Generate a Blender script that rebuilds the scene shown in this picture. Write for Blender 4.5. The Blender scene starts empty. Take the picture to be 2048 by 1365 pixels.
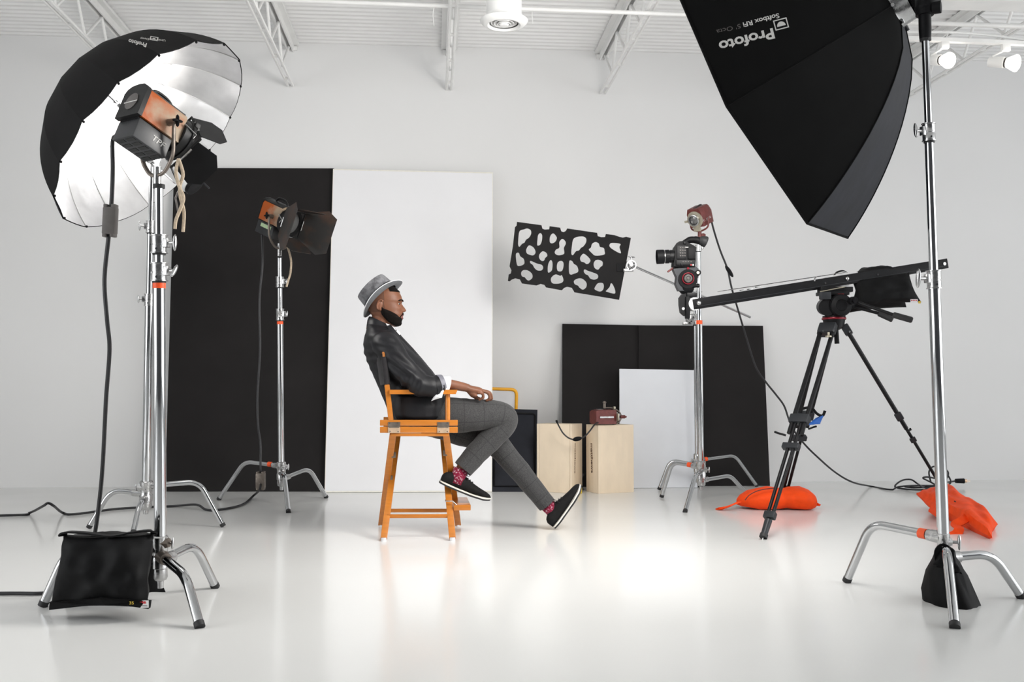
import bpy, bmesh, math, random
from mathutils import Vector, Matrix, noise
from mathutils.bvhtree import BVHTree

# ---------------------------------------------------------------- camera, world, exposure, large lights
scene = bpy.context.scene
COL = scene.collection
V = Vector
R_ = math.radians
FPX, CX, CY = 1991.0, 1024.0, 682.5          # focal length in pixels of the 2048x1365 frame
YAW, PITCH = R_(4.5), math.atan(93 / 1991)
CAM = V((0, 0, .78))
_h = V((math.sin(YAW), math.cos(YAW), 0))
RGT = V((math.cos(YAW), -math.sin(YAW), 0))
FWD = _h * math.cos(PITCH) + V((0, 0, math.sin(PITCH)))
UP = RGT.cross(FWD)
cam_data = bpy.data.cameras.new('camera')
cam_data.sensor_width = 36.0
cam_data.lens = 36.0 * FPX / 2048
cam_data.clip_start = .05
cam = bpy.data.objects.new('camera', cam_data)
COL.objects.link(cam)
cam.matrix_world = Matrix((RGT, UP, -FWD)).transposed().to_4x4()
cam.location = CAM
scene.camera = cam

vs = scene.view_settings
vs.view_transform = 'Standard'
vs.look = 'None'
vs.gamma = 1.0
vs.use_curve_mapping = False
vs.exposure = EXPOSURE = 0.27

world = bpy.data.worlds.new('overcast_sky')
scene.world = world
world.use_nodes = True
wn = world.node_tree
wn.nodes.clear()
wo = wn.nodes.new('ShaderNodeOutputWorld')
wb = wn.nodes.new('ShaderNodeBackground')
wb.inputs[0].default_value = (0.97, 0.985, 1.0, 1)
wb.inputs[1].default_value = 3.3
wn.links.new(wb.outputs[0], wo.inputs[0])

SOFTBOX_POWER, STROBE_POWER, BULB_POWER = 42.0, 185.0, 5.0
X0, X1, Y0 = -6.2, 7.6, -3.0                  # room extents; unseen window bands added to both side walls to light the set
WINL, WINR, WINZ = (-2.7, 3.6), (-2.7, 5.4), (.30, 3.35)
scene.cycles.diffuse_bounces = 4
scene.cycles.glossy_bounces = 3
scene.cycles.max_bounces = 4
scene.cycles.caustics_reflective = False
scene.cycles.caustics_refractive = False
for sx_, rx_, WINY in ((X0 - .25, -1, WINL), (X1 + .25, 1, WINR)):  # guides sky light through the added side openings
    pd = bpy.data.lights.new('added_window_portal', 'AREA'); pd.shape = 'RECTANGLE'; pd.size = WINZ[1] - WINZ[0]; pd.size_y = WINY[1] - WINY[0]
    pd.cycles.is_portal = True
    po = bpy.data.objects.new('added_window_portal', pd); COL.objects.link(po)
    po.location = (sx_, sum(WINY) / 2, sum(WINZ) / 2)
    po.rotation_euler = (0, rx_ * math.pi / 2, 0)

# ---------------------------------------------------------------- pixel-to-place helpers (survey of the photograph)
def ray(x, y): return FWD + RGT * ((x - CX) / FPX) - UP * ((y - CY) / FPX)
def P(x, y, z): return CAM + ray(x, y) * z                      # point at camera depth z
def G(x, y, h=0.0):                                             # point on the floor (or height h)
    r = ray(x, y); return CAM + r * ((h - CAM.z) / r.z)
def WY(x, y, Y):                                                # point on the plane Y = const
    r = ray(x, y); return CAM + r * ((Y - CAM.y) / r.y)
def pix(p):
    d = V(p) - CAM; z = d.dot(FWD)
    return CX + FPX * d.dot(RGT) / z, CY - FPX * d.dot(UP) / z, z

# ---------------------------------------------------------------- mesh builder
def perp(a):
    a = a.normalized()
    b = a.cross(V((0, 0, 1)))
    if b.length < 1e-3: b = a.cross(V((1, 0, 0)))
    b.normalize()
    return b, a.cross(b)

def roundpoly(pts, rad, n=6):
    pts = [V(p) for p in pts]
    out = [pts[0]]
    for i in range(1, len(pts) - 1):
        a, b, c = pts[i - 1], pts[i], pts[i + 1]
        r1 = min(rad, (a - b).length * .48); r2 = min(rad, (c - b).length * .48)
        p0 = b + (a - b).normalized() * r1; p2 = b + (c - b).normalized() * r2
        for k in range(n + 1):
            t = k / n
            out.append(p0 * (1 - t) ** 2 + b * 2 * t * (1 - t) + p2 * t * t)
    out.append(pts[-1])
    return out

def catmull(pts, n=6, closed=False):
    pts = [V(p) for p in pts]
    m = len(pts); out = []
    rng = range(m) if closed else range(m - 1)
    for i in rng:
        if closed: p = [pts[(i + k) % m] for k in (-1, 0, 1, 2)]
        else: p = [pts[max(0, min(m - 1, i + k))] for k in (-1, 0, 1, 2)]
        for k in range(n):
            t = k / n
            out.append(.5 * ((2 * p[1]) + (p[2] - p[0]) * t + (2 * p[0] - 5 * p[1] + 4 * p[2] - p[3]) * t * t + (3 * p[1] - p[0] - 3 * p[2] + p[3]) * t ** 3))
    if not closed: out.append(pts[-1])
    return out

class MB:
    def __init__(s, M=None): s.v = []; s.f = []; s.M = M; s.uv = None
    def add(s, vs_, fs):
        o = len(s.v)
        s.v += [(s.M @ V(p)) if s.M else V(p) for p in vs_]
        s.f += [tuple(i + o for i in f) for f in fs]
        return s
    def box(s, c, size, A=None, bev=0.0):
        c = V(c); x, y, z = [k / 2 for k in size]
        ax = [V((1, 0, 0)), V((0, 1, 0)), V((0, 0, 1))] if A is None else [V(k) for k in A]
        if bev <= 0:
            vs_ = [c + ax[0] * (x * i) + ax[1] * (y * j) + ax[2] * (z * k) for i in (-1, 1) for j in (-1, 1) for k in (-1, 1)]
            return s.add(vs_, [(0, 1, 3, 2), (4, 6, 7, 5), (0, 4, 5, 1), (2, 3, 7, 6), (0, 2, 6, 4), (1, 5, 7, 3)])
        bm = bmesh.new()
        bmesh.ops.create_cube(bm, size=1)
        for v in bm.verts: v.co = V((v.co.x * size[0], v.co.y * size[1], v.co.z * size[2]))
        bmesh.ops.bevel(bm, geom=bm.edges[:], offset=min(bev, min(size) * .45), segments=2, affect='EDGES', profile=.6)
        bm.verts.index_update()
        s.add([c + ax[0] * v.co.x + ax[1] * v.co.y + ax[2] * v.co.z for v in bm.verts], [tuple(v.index for v in f.verts) for f in bm.faces])
        bm.free()
        return s
    def loft(s, rings, caps=(True, True), closed=True):
        n = len(rings[0]); o = []
        for r in rings: o += [V(p) for p in r]
        fs = []
        for i in range(len(rings) - 1):
            for j in range(n if closed else n - 1):
                k = (j + 1) % n
                fs.append((i * n + j, i * n + k, (i + 1) * n + k, (i + 1) * n + j))
        if caps[0]: fs.append(tuple(reversed(range(n))))
        if caps[1]: fs.append(tuple(range((len(rings) - 1) * n, len(rings) * n)))
        return s.add(o, fs)
    def cyl(s, p0, p1, r0, r1=None, n=16, caps=(True, True)):
        p0, p1 = V(p0), V(p1); r1 = r0 if r1 is None else r1
        a, b = perp(p1 - p0)
        ring = lambda p, r: [p + a * (r * math.cos(2 * math.pi * k / n)) + b * (r * math.sin(2 * math.pi * k / n)) for k in range(n)]
        return s.loft([ring(p0, r0), ring(p1, r1)], caps)
    def tube(s, pts, r, n=8, closed=False, sq=1.0):
        pts = [V(p) for p in pts]; m = len(pts)
        rr = r if isinstance(r, (list, tuple)) else [r] * m
        rings = []
        t0 = (pts[1] - pts[0]).normalized()
        a, b = perp(t0)
        for i in range(m):
            if closed: t = (pts[(i + 1) % m] - pts[i - 1])
            else: t = pts[min(i + 1, m - 1)] - pts[max(i - 1, 0)]
            if t.length < 1e-9: t = t0
            t = t.normalized()
            a = (a - t * a.dot(t))
            if a.length < 1e-6: a = perp(t)[0]
            a.normalize(); b = t.cross(a)
            rings.append([pts[i] + a * (rr[i] * math.cos(2 * math.pi * k / n)) + b * (sq * rr[i] * math.sin(2 * math.pi * k / n)) for k in range(n)])
        if closed:
            rings.append(rings[0]); return s.loft(rings, (False, False))
        return s.loft(rings)
    def lathe(s, o, axis, prof, n=24, caps=(True, True), ph=0.0, up=None):
        o, axis = V(o), V(axis).normalized()
        if up is None: a, b = perp(axis)
        else: a = V(up); b = axis.cross(a)
        rings = [[o + axis * h + a * (r * math.cos(2 * math.pi * k / n + ph)) + b * (r * math.sin(2 * math.pi * k / n + ph)) for k in range(n)] for r, h in prof]
        return s.loft(rings, caps)
    def ell(s, c, ax, n=14, m=9):
        c = V(c); ax = [V(k) for k in ax]
        rings = []
        for i in range(m):
            t = math.pi * (i + .001 * (i == 0) - .001 * (i == m - 1)) / (m - 1)
            rings.append([c + ax[2] * -math.cos(t) + (ax[0] * math.cos(2 * math.pi * k / n) + ax[1] * math.sin(2 * math.pi * k / n)) * math.sin(t) for k in range(n)])
        return s.loft(rings)
    def prism(s, pts, d):
        pts = [V(p) for p in pts]; d = V(d); n = len(pts)
        return s.add(pts + [p + d for p in pts], [tuple(reversed(range(n))), tuple(range(n, 2 * n))] + [(i, (i + 1) % n, n + (i + 1) % n, n + i) for i in range(n)])
    def pillow(s, c4, thick, nu=14, nv=12, wr=.0, seed=0, e=.5, nrm=None, sag=0.0):
        a, b, c, d = [V(p) for p in c4]
        nn = nrm or (b - a).cross(d - a).normalized()
        def pt(u, v, sgn):
            p = (a * (1 - u) + b * u) * (1 - v) + (d * (1 - u) + c * u) * v
            uu, vv = 2 * u - 1, 2 * v - 1
            t = max(0, (1 - uu ** 4) * (1 - vv ** 4)) ** e
            # edges pull inwards between the corners
            cen = (a + b + c + d) / 4
            p = p + (cen - p) * (.07 * ((1 - uu * uu) * vv ** 4 + (1 - vv * vv) * uu ** 4))
            w = noise.noise(V((u * 5 + seed, v * 5, seed * 1.7))) * wr * (.25 + t)
            return p + nn * (sgn * thick * .5 * t + w) + V((0, 0, -sag * t))
        n1, n2 = nu + 1, nv + 1
        vs_ = [pt(i / nu, j / nv, 1) for i in range(n1) for j in range(n2)] + [pt(i / nu, j / nv, -1) for i in range(n1) for j in range(n2)]
        N = n1 * n2; fs = []
        for i in range(nu):
            for j in range(nv):
                q = (i * n2 + j, (i + 1) * n2 + j, (i + 1) * n2 + j + 1, i * n2 + j + 1)
                fs.append(q); fs.append(tuple(N + k for k in reversed(q)))
        rim = [(i, 0) for i in range(n1)] + [(nu, j) for j in range(1, n2)] + [(i, nv) for i in range(nu - 1, -1, -1)] + [(0, j) for j in range(nv - 1, 0, -1)]
        for k in range(len(rim)):
            p, q = rim[k], rim[(k + 1) % len(rim)]
            p, q = p[0] * n2 + p[1], q[0] * n2 + q[1]
            fs.append((p, N + p, N + q, q))
        return s.add(vs_, fs)
    def bvh(s): return BVHTree.FromPolygons([tuple(p) for p in s.v], s.f)

# ---------------------------------------------------------------- objects
ORG = {}
def thing(name, label, cat, loc, group=None):
    o = bpy.data.objects.new(name, None)
    o.empty_display_size = .05
    COL.objects.link(o)
    o.location = loc
    ORG[o] = V(loc)
    o['label'] = label; o['category'] = cat
    if group: o['group'] = group
    return o

def part(name, mb, mat, parent=None, smooth=40, org=None, label=None):
    o0 = ORG[parent] if parent is not None else V(org if org is not None else (0, 0, 0))
    me = bpy.data.meshes.new(name)
    me.from_pydata([tuple(p - o0) for p in mb.v], [], mb.f)
    me.update()
    me.materials.append(mat)
    if smooth:
        me.shade_smooth()
        me.set_sharp_from_angle(angle=R_(smooth))
    o = bpy.data.objects.new(name, me)
    COL.objects.link(o)
    if parent is not None: o.parent = parent
    else: o.location = o0
    ORG[o] = o0
    if label: o['label'] = label
    return o

def single(name, mb, mat, label, cat, org, group=None, smooth=40):
    o = part(name, mb, mat, None, smooth, org)
    o['label'] = label; o['category'] = cat
    if group: o['group'] = group
    return o

def struct(name, mb, mat, smooth=30, parent=None):
    o = part(name, mb, mat, parent, smooth)
    if parent is None: o['kind'] = 'structure'
    return o

def remeshed(mb, voxel, smooth_it=4, fac=.5):
    """one continuous surface out of overlapping volumes"""
    me = bpy.data.meshes.new('tmp')
    me.from_pydata([tuple(p) for p in mb.v], [], mb.f)
    me.update()
    bm = bmesh.new(); bm.from_mesh(me)
    bmesh.ops.recalc_face_normals(bm, faces=bm.faces[:])
    bm.to_mesh(me); bm.free()
    o = bpy.data.objects.new('tmp', me)
    COL.objects.link(o)
    m = o.modifiers.new('r', 'REMESH'); m.mode = 'VOXEL'; m.voxel_size = voxel
    if smooth_it:
        m2 = o.modifiers.new('s', 'SMOOTH'); m2.factor = fac; m2.iterations = smooth_it
    dg = bpy.context.evaluated_depsgraph_get()
    ev = o.evaluated_get(dg).to_mesh()
    out = MB()
    out.v = [V(v.co) for v in ev.vertices]
    out.f = [tuple(p.vertices) for p in ev.polygons]
    o.evaluated_get(dg).to_mesh_clear()
    bpy.data.objects.remove(o); bpy.data.meshes.remove(me)
    return out

def text_mesh(body, offset=0.0, spacing=1.0):
    cu = bpy.data.curves.new('t', 'FONT')
    cu.body = body; cu.size = 1.0; cu.offset = offset; cu.space_character = spacing
    cu.resolution_u = 3
    o = bpy.data.objects.new('t', cu)
    COL.objects.link(o)
    dg = bpy.context.evaluated_depsgraph_get()
    me = bpy.data.meshes.new_from_object(o.evaluated_get(dg))
    vs_ = [V(v.co) for v in me.vertices]; fs = [tuple(p.vertices) for p in me.polygons]
    bpy.data.objects.remove(o); bpy.data.meshes.remove(me); bpy.data.curves.remove(cu)
    return vs_, fs

def decal2d(vs_, fs, tgt, o, ex, ey, mb, lift=.0015):
    """lay flat print (2-D outline) on the surface tgt; o, ex, ey place it as surveyed in the photograph"""
    out = []; ok = []
    for p in vs_:
        x = o[0] + ex[0] * p.x + ey[0] * p.y; y = o[1] + ex[1] * p.x + ey[1] * p.y
        r = ray(x, y).normalized()
        h = tgt.ray_cast(CAM, r)
        if h[0] is None: out.append(V((0, 0, 0))); ok.append(False)
        else:
            nrm = h[1] if h[1].dot(r) < 0 else -h[1]
            out.append(h[0] + nrm * lift); ok.append(True)
    mb.add(out, [f for f in fs if all(ok[i] for i in f)])

def decal(text, tgt, o, ex, size, mat, parent, name='lettering', flip=False, offset=0.0, aspect=1.0, spacing=1.0, lift=.0015):
    vs_, fs = text_mesh(text, offset, spacing)
    w = max(v.x for v in vs_) - min(v.x for v in vs_)
    x0 = min(v.x for v in vs_)
    L = math.hypot(*ex)
    k = L / w                                   # ex spans the whole text
    e1 = (ex[0] / L, ex[1] / L)
    e2 = (e1[1], -e1[0]) if not flip else (-e1[1], e1[0])
    mb = MB()
    decal2d([V((v.x - x0, v.y, 0)) for v in vs_], fs, tgt, o, (e1[0] * k, e1[1] * k), (e2[0] * size / .72, e2[1] * size / .72), mb, lift)
    return part(name, mb, mat, parent, 0) if mb.f else None

# ---------------------------------------------------------------- materials
def mat(name, col, rough=.5, metal=0.0, spec=.5, var=.0, scale=20.0, bump=0.0, bscale=None, coat=0.0, sheen=0.0, rvar=0.0, detail=3.0, col2=None, thr=None, emit=None, estr=0.0, stretch=None):
    m = bpy.data.materials.new(name)
    m.use_nodes = True
    nt = m.node_tree
    b = nt.nodes['Principled BSDF']
    def sv(k, v):
        if k in b.inputs: b.inputs[k].default_value = v
    c = (*col, 1)
    sv('Base Color', c); sv('Roughness', rough); sv('Metallic', metal); sv('Specular IOR Level', spec)
    sv('Coat Weight', coat); sv('Coat Roughness', .1); sv('Sheen Weight', sheen); sv('Sheen Roughness', .4)
    tc = nt.nodes.new('ShaderNodeTexCoord')
    src = tc.outputs['Object']
    if stretch:
        mp = nt.nodes.new('ShaderNodeMapping'); mp.inputs['Scale'].default_value = stretch
        nt.links.new(src, mp.inputs[0]); src = mp.outputs[0]
    nz = nt.nodes.new('ShaderNodeTexNoise')
    nz.inputs['Scale'].default_value = scale; nz.inputs['Detail'].default_value = detail
    nt.links.new(src, nz.inputs['Vector'])
    if var or col2:
        rp = nt.nodes.new('ShaderNodeValToRGB')
        if col2:
            lo, hi = thr or (.4, .6)
            rp.color_ramp.elements[0].position = lo; rp.color_ramp.elements[1].position = hi
            rp.color_ramp.elements[0].color = c; rp.color_ramp.elements[1].color = (*col2, 1)
        else:
            rp.color_ramp.elements[0].position = .3; rp.color_ramp.elements[1].position = .7
            rp.color_ramp.elements[0].color = (*[max(0, k * (1 - var)) for k in col], 1)
            rp.color_ramp.elements[1].color = (*[min(1, k * (1 + var)) for k in col], 1)
        nt.links.new(nz.outputs['Fac'], rp.inputs['Fac'])
        nt.links.new(rp.outputs['Color'], b.inputs['Base Color'])
    if rvar:
        mr = nt.nodes.new('ShaderNodeMapRange')
        mr.inputs['To Min'].default_value = max(0, rough - rvar); mr.inputs['To Max'].default_value = min(1, rough + rvar)
        nt.links.new(nz.outputs['Fac'], mr.inputs['Value']); nt.links.new(mr.outputs[0], b.inputs['Roughness'])
    if bump:
        n2 = nt.nodes.new('ShaderNodeTexNoise'); n2.inputs['Scale'].default_value = bscale or scale * 3; n2.inputs['Detail'].default_value = 2
        nt.links.new(src, n2.inputs['Vector'])
        bp = nt.nodes.new('ShaderNodeBump'); bp.inputs['Strength'].default_value = bump; bp.inputs['Distance'].default_value = .01
        nt.links.new(n2.outputs['Fac'], bp.inputs['Height']); nt.links.new(bp.outputs[0], b.inputs['Normal'])
    if emit:
        sv('Emission Color', (*emit, 1)); sv('Emission Strength', estr)
    return m

M_ = {}
M_['wall'] = mat('white_wall_paint', (.80, .80, .80), .75, spec=.2, var=.015, scale=1.2, detail=1)
M_['darkwall'] = mat('dark_unseen_wall', (.10, .10, .105), .9, spec=.2, var=.1, scale=3, detail=1)  # unseen wall behind the camera, darkened to deepen blacks and chrome contrast
M_['floor'] = mat('white_epoxy_floor', (.83, .83, .815), .16, spec=.24, var=.012, scale=.9, rvar=.04, detail=2)
M_['ceil'] = mat('white_ceiling_paint', (.86, .86, .855), .7, spec=.25, var=.02, scale=2)
M_['steelw'] = mat('white_painted_steel', (.86, .86, .85), .5, var=.03, scale=8)
M_['chrome'] = mat('chrome', (.54, .55, .56), .07, 1.0, var=.03, scale=14, rvar=.04)
M_['steel'] = mat('cast_zinc', (.50, .50, .50), .25, 1.0, var=.12, scale=40, rvar=.1, bump=.05, bscale=90)
M_['bronze'] = mat('worn_bronze', (.20, .17, .145), .42, .7, var=.2, scale=40)
M_['rubber'] = mat('black_rubber', (.015, .015, .016), .6, var=.2, scale=50)
M_['orange'] = mat('orange_tape', (.95, .10, .015), .45, var=.05, scale=30)
M_['cord'] = mat('black_cord', (.012, .012, .014), .5, var=.2, scale=60)
M_['blackp'] = mat('black_foamboard', (.016, .0145, .0145), .8, spec=.2, var=.12, scale=3, bump=.02, bscale=25)
M_['whitep'] = mat('white_foamboard', (.86, .86, .88), .55, spec=.3, var=.012, scale=3)
M_['whitepd'] = mat('white_foamboard_matte', (.80, .82, .86), .6, spec=.3, var=.02, scale=4)
M_['cream'] = mat('cream_board_edge', (.83, .81, .74), .7, var=.04, scale=30)
M_['blackfab'] = mat('black_nylon', (.0042, .0042, .0046), .6, spec=.15, var=.2, scale=30, bump=.12, bscale=14)
M_['orangefab'] = mat('orange_nylon', (.93, .075, .006), .6, spec=.2, var=.08, scale=20, bump=.35, bscale=11)
M_['blackm'] = mat('black_metal', (.007, .007, .008), .42, .0, spec=.2, var=.25, scale=25, rvar=.1)
M_['blackpl'] = mat('black_plastic', (.006, .006, .007), .52, spec=.14, var=.2, scale=30)
M_['darkgrey'] = mat('dark_grey_anodised', (.030, .032, .036), .4, .3, spec=.3, var=.1, scale=20)
M_['grey'] = mat('grey_plastic', (.11, .10, .095), .5, var=.12, scale=30)
M_['white_pl'] = mat('white_plastic', (.8, .8, .8), .4, var=.03, scale=20)
M_['wood'] = mat('varnished_beech', (.52, .175, .022), .3, coat=.25, var=.10, scale=6, stretch=(1.5, 9, 9), detail=5)
M_['birch'] = mat('birch_plywood', (.80, .67, .51), .5, spec=.3, var=.045, scale=4, stretch=(4, 4, 1.5), detail=5)
M_['print'] = mat('light_print', (.62, .61, .59), .6, var=.05, scale=50)
M_['burn'] = mat('branded_wood', (.10, .045, .02), .7, var=.2, scale=80)
def copper(name, fx):
    # orange paint at the back, rubbed through to bare metal towards the lens
    m = mat(name, (.42, .088, .012), .5, .0, spec=.3, col2=(.40, .30, .21), thr=(.42, .64), scale=10, detail=5, rvar=.1)
    nt = m.node_tree
    rp = [n for n in nt.nodes if n.type == 'VALTORGB'][0]; nz = [n for n in nt.nodes if n.type == 'TEX_NOISE'][0]; tc = [n for n in nt.nodes if n.type == 'TEX_COORD'][0]
    dt = nt.nodes.new('ShaderNodeVectorMath'); dt.operation = 'DOT_PRODUCT'; dt.inputs[1].default_value = fx
    nt.links.new(tc.outputs['Object'], dt.inputs[0])
    ma = nt.nodes.new('ShaderNodeMath'); ma.operation = 'MULTIPLY_ADD'; ma.inputs[1].default_value = 1.6
    nt.links.new(dt.outputs['Value'], ma.inputs[0]); nt.links.new(nz.outputs['Fac'], ma.inputs[2])
    nt.links.new(ma.outputs[0], rp.inputs['Fac'])
    return m
M_['lampblack'] = mat('worn_black_enamel', (.009, .009, .0095), .45, .0, spec=.28, var=.35, scale=14, bump=.08, bscale=30, rvar=.12)
M_['lampgrey'] = mat('scratched_grey_enamel', (.026, .027, .030), .4, .0, spec=.45, var=.4, scale=12, rvar=.12)
M_['rustleaf'] = mat('heat_stained_steel', (.035, .033, .032), .5, .4, col2=(.085, .045, .030), thr=(.45, .75), scale=9)
M_['glass'] = mat('lens_glass', (.12, .12, .12), .05, 0.0, spec=.6, coat=.6, var=.1, scale=8)
M_['glassdark'] = mat('dark_lens_glass', (.01, .012, .02), .03, spec=.9, coat=1.0, var=.1, scale=8)
M_['rope'] = mat('cotton_rope', (.52, .42, .31), .85, var=.15, scale=90, bump=.4, bscale=160)
M_['redlamp'] = mat('oxblood_hammered_paint', (.145, .030, .026), .42, .1, var=.2, scale=40, bump=.1, bscale=90)
M_['lampcream'] = mat('tarnished_nickel', (.46, .42, .33), .35, .6, var=.15, scale=30)
M_['yellow'] = mat('yellow_orange_tube', (.90, .42, .01), .4, var=.06, scale=20)
M_['silk'] = mat('white_silk', (.72, .72, .74), .8, var=.03, scale=10)
M_['blue'] = mat('blue_cloth', (.01, .10, .42), .6, var=.15, scale=30)
M_['tapegreen'] = mat('pale_green_tape', (.50, .66, .40), .7, var=.1, scale=60)
M_['silver'] = mat('silver_umbrella_lining', (.80, .80, .81), .34, .85, var=.08, scale=8, bump=.5, bscale=7)
M_['umbblack'] = mat('black_umbrella_fabric', (.008, .0076, .008), .7, spec=.18, var=.15, scale=12, bump=.1, bscale=10)
M_['sbblack'] = mat('black_softbox_fabric', (.0042, .0042, .0042), .8, spec=.12, var=.2, scale=6, bump=.08, bscale=6)
M_['sblit_tray'] = mat('blue_black_tray_and_lit_panel', (.011, .0125, .019), .6, spec=.3, var=.25, scale=7, bump=.25, bscale=8)  # softbox black lightened for the panel that catches light; also colours the tray
M_['diff'] = mat('diffusion_cloth', (.85, .85, .85), .8, var=.02, scale=10, emit=(1, .97, .93), estr=5.0)
M_['bulb'] = mat('lit_bulb_glass', (.9, .9, .88), .4, var=.01, scale=10, emit=(1, .94, .85), estr=7.0)
M_['flash'] = mat('flash_glass', (.9, .9, .9), .3, var=.01, scale=10, emit=(1, 1, 1), estr=6.0)
M_['red'] = mat('red_anodised', (.20, .006, .016), .35, .3, var=.1, scale=30)
M_['labelred'] = mat('red_print', (.62, .03, .04), .6, var=.1, scale=60)
M_['labelyellow'] = mat('yellow_print', (.65, .45, .05), .6, var=.1, scale=60)
M_['brass'] = mat('brass_plate', (.82, .60, .42), .35, .6, var=.15, scale=40)
# ---------------------------------------------------------------- the room
YW, ZC = 8.07, 3.575
struct('floor', MB().box(((X0 + X1) / 2, (Y0 + YW) / 2, -.05), (X1 - X0 + .4, YW - Y0 + .2, .1)), M_['floor'])
struct('wall_back', MB().box(((X0 + X1) / 2, YW + .1, ZC / 2), (X1 - X0 + .4, .2, ZC + .3)), M_['wall'])
def wall_with_added_window(nm, x, n, WINY):  # side wall with an unseen window added for side light and chrome stripes
    m = MB()
    for (ya, yb, za, zb) in ((Y0, WINY[0], 0, ZC), (WINY[1], YW, 0, ZC), (WINY[0], WINY[1], 0, WINZ[0]), (WINY[0], WINY[1], WINZ[1], ZC)):
        m.box((x, (ya + yb) / 2, (za + zb) / 2), (.2, yb - ya, zb - za))
    struct(nm, m, M_['wall'])
    f = MB()
    for k in range(8):
        yy = WINY[0] + (WINY[1] - WINY[0]) * k / 7
        f.box((x, yy, sum(WINZ) / 2), (.08, .07, WINZ[1] - WINZ[0]))
    f.box((x, sum(WINY) / 2, 2.0), (.08, WINY[1] - WINY[0], .06))
    o = struct(n, f, M_['steelw'])
wall_with_added_window('wall_left', X0 - .1, 'added_window_1', WINL)
wall_with_added_window('wall_right', X1 + .1, 'added_window_2', WINR)
struct('wall_front', MB().box(((X0 + X1) / 2, Y0 - .1, ZC / 2), (X1 - X0 + .4, .2, ZC)), M_['darkwall'])  # behind the camera; its dark tone is added for the reflections
# corrugated roof deck, ribs parallel to the back wall
mb = MB()
prof = []
y = 5.0
while y < YW - .001:
    for dy, dz in ((0, 0), (.03, 0), (.042, .013), (.066, .013)):
        prof.append((y + dy, ZC + dz))
    y += .078
prof = [(Y0, ZC)] + [q for q in prof if q[0] < YW] + [(YW + .05, ZC)]
n = len(prof)
mb.add([V((X0 - .1, a, b)) for a, b in prof] + [V((X1 + .1, a, b)) for a, b in prof], [(i, i + 1, n + i + 1, n + i) for i in range(n - 1)])
mb.add([V((X0 - .1, Y0, ZC + .1)), V((X1 + .1, Y0, ZC + .1)), V((X1 + .1, YW + .05, ZC + .1)), V((X0 - .1, YW + .05, ZC + .1))], [(0, 1, 2, 3)])
struct('ceiling', mb, M_['ceil'], 20)

# open-web roof joists
ZB = 3.207
JX = [-2.44, -1.163, .117, 1.388, 2.665, 3.95]
JN = ['leftmost, half hidden behind the big umbrella', 'left of the round ceiling vent, above the white board', 'just left of the round ceiling vent', 'right of the round ceiling vent, beside the softbox', 'hidden behind the black softbox', 'behind the two spotlights at upper right']
for i, x in enumerate(JX):
    t = thing('roof_joist', 'white steel open-web roof joist ' + JN[i], 'roof joist', (x, YW, ZB), 'white roof joists')
    a = MB()
    a.box((x, (YW + 2.4) / 2, ZC - .014), (.13, YW - 2.4, .024)).box((x + .02, (YW + 2.4) / 2, ZC - .05), (.012, YW - 2.4, .055)).box((x - .02, (YW + 2.4) / 2, ZC - .05), (.012, YW - 2.4, .055))
    part('top_chord', a, M_['steelw'], t, 0)
    for s in (-1, 1):
        part('bottom_chord', MB().tube([(x + s * .020, 2.4, ZB + .012), (x + s * .020, YW - .01, ZB + .012)], .011, 6), M_['steelw'], t, 0)
    yy = YW - .12; k = 0
    pz = (ZC - .075, ZB + .03)
    while yy > 3.0:
        w = MB().cyl((x, yy, pz[k % 2]), (x, yy - (.2 if k % 2 else .34), pz[(k + 1) % 2]), .0105, n=8)
        part('web_rod', w, M_['steelw'], t)
        yy -= .2 if k % 2 else .34
        k += 1
    part('bearing_plate', MB().box((x, YW - .012, ZC - .05), (.10, .024, .03)), M_['steelw'], t, 0)
    yy = YW - .2
    while yy > 5: part('spacer', MB().box((x, yy, ZB + .012), (.05, .035, .014)), M_['steelw'], t, 0); yy -= .54

# pipe hung under the joists, parallel to the wall
pa, pb = P(560, 0, 6.45), P(2040, 53, 6.3)
pipe = MB().tube([pa - (pb - pa) * .9, pa, (pa + pb) / 2, pb, pb + (pb - pa) * .2], .014, 10)
single('conduit_pipe', pipe, M_['steelw'], 'thin white conduit pipe running across under the roof joists', 'pipe', pa)
# dangling cable ties on the pipe
for (x, y, l) in ((870, 10, 42), (1068, 14, 34)):
    z = 6.42
    single('wire_tie', MB().tube(catmull([P(x, y, z), P(x - 4, y + l * .4, z), P(x - 2, y + l, z)], 4), .0022, 6), M_['steelw'],
           'thin white wire tie hanging from the pipe ' + ('left of' if x < 1000 else 'right of') + ' the round vent', 'wire tie', P(x, y, z))

# round ceiling diffuser on its duct
vc = P(1008, 46, 6.0)
t = thing('ceiling_vent', 'round white ceiling air diffuser on a short duct', 'air vent', vc)
up = V((0, 0, 1))
part('duct', MB().lathe(vc, up, [(.107, .05), (.107, ZC - vc.z - .002)], 40, (False, False)), M_['steelw'], t)
part('duct_seam', MB().lathe(vc, up, [(.107, .15), (.111, .152), (.111, .158), (.107, .16)], 40, (False, False)), M_['steelw'], t)
part('flange', MB().lathe(vc, up, [(.088, -.004), (.10, -.016), (.118, -.014), (.142, .006), (.145, .014), (.11, .03), (.107, .05)], 40, (False, False)), M_['steelw'], t)
for r, h in ((.080, .006), (.060, -.001), (.040, -.006)):
    part('diffuser_ring', MB().lathe(vc, up, [(r - .016, h + .016), (r, h - .006), (r + .002, h - .003), (r - .012, h + .02)], 36, (False, False)), M_['steelw'], t)
part('center_cone', MB().lathe(vc, up, [(.001, -.022), (.024, -.018), (.03, -.01), (.012, .01)], 28), M_['steelw'], t)
part('damper', MB().lathe(vc, up, [(.001, .06), (.104, .06)], 32), M_['darkgrey'], t)

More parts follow.
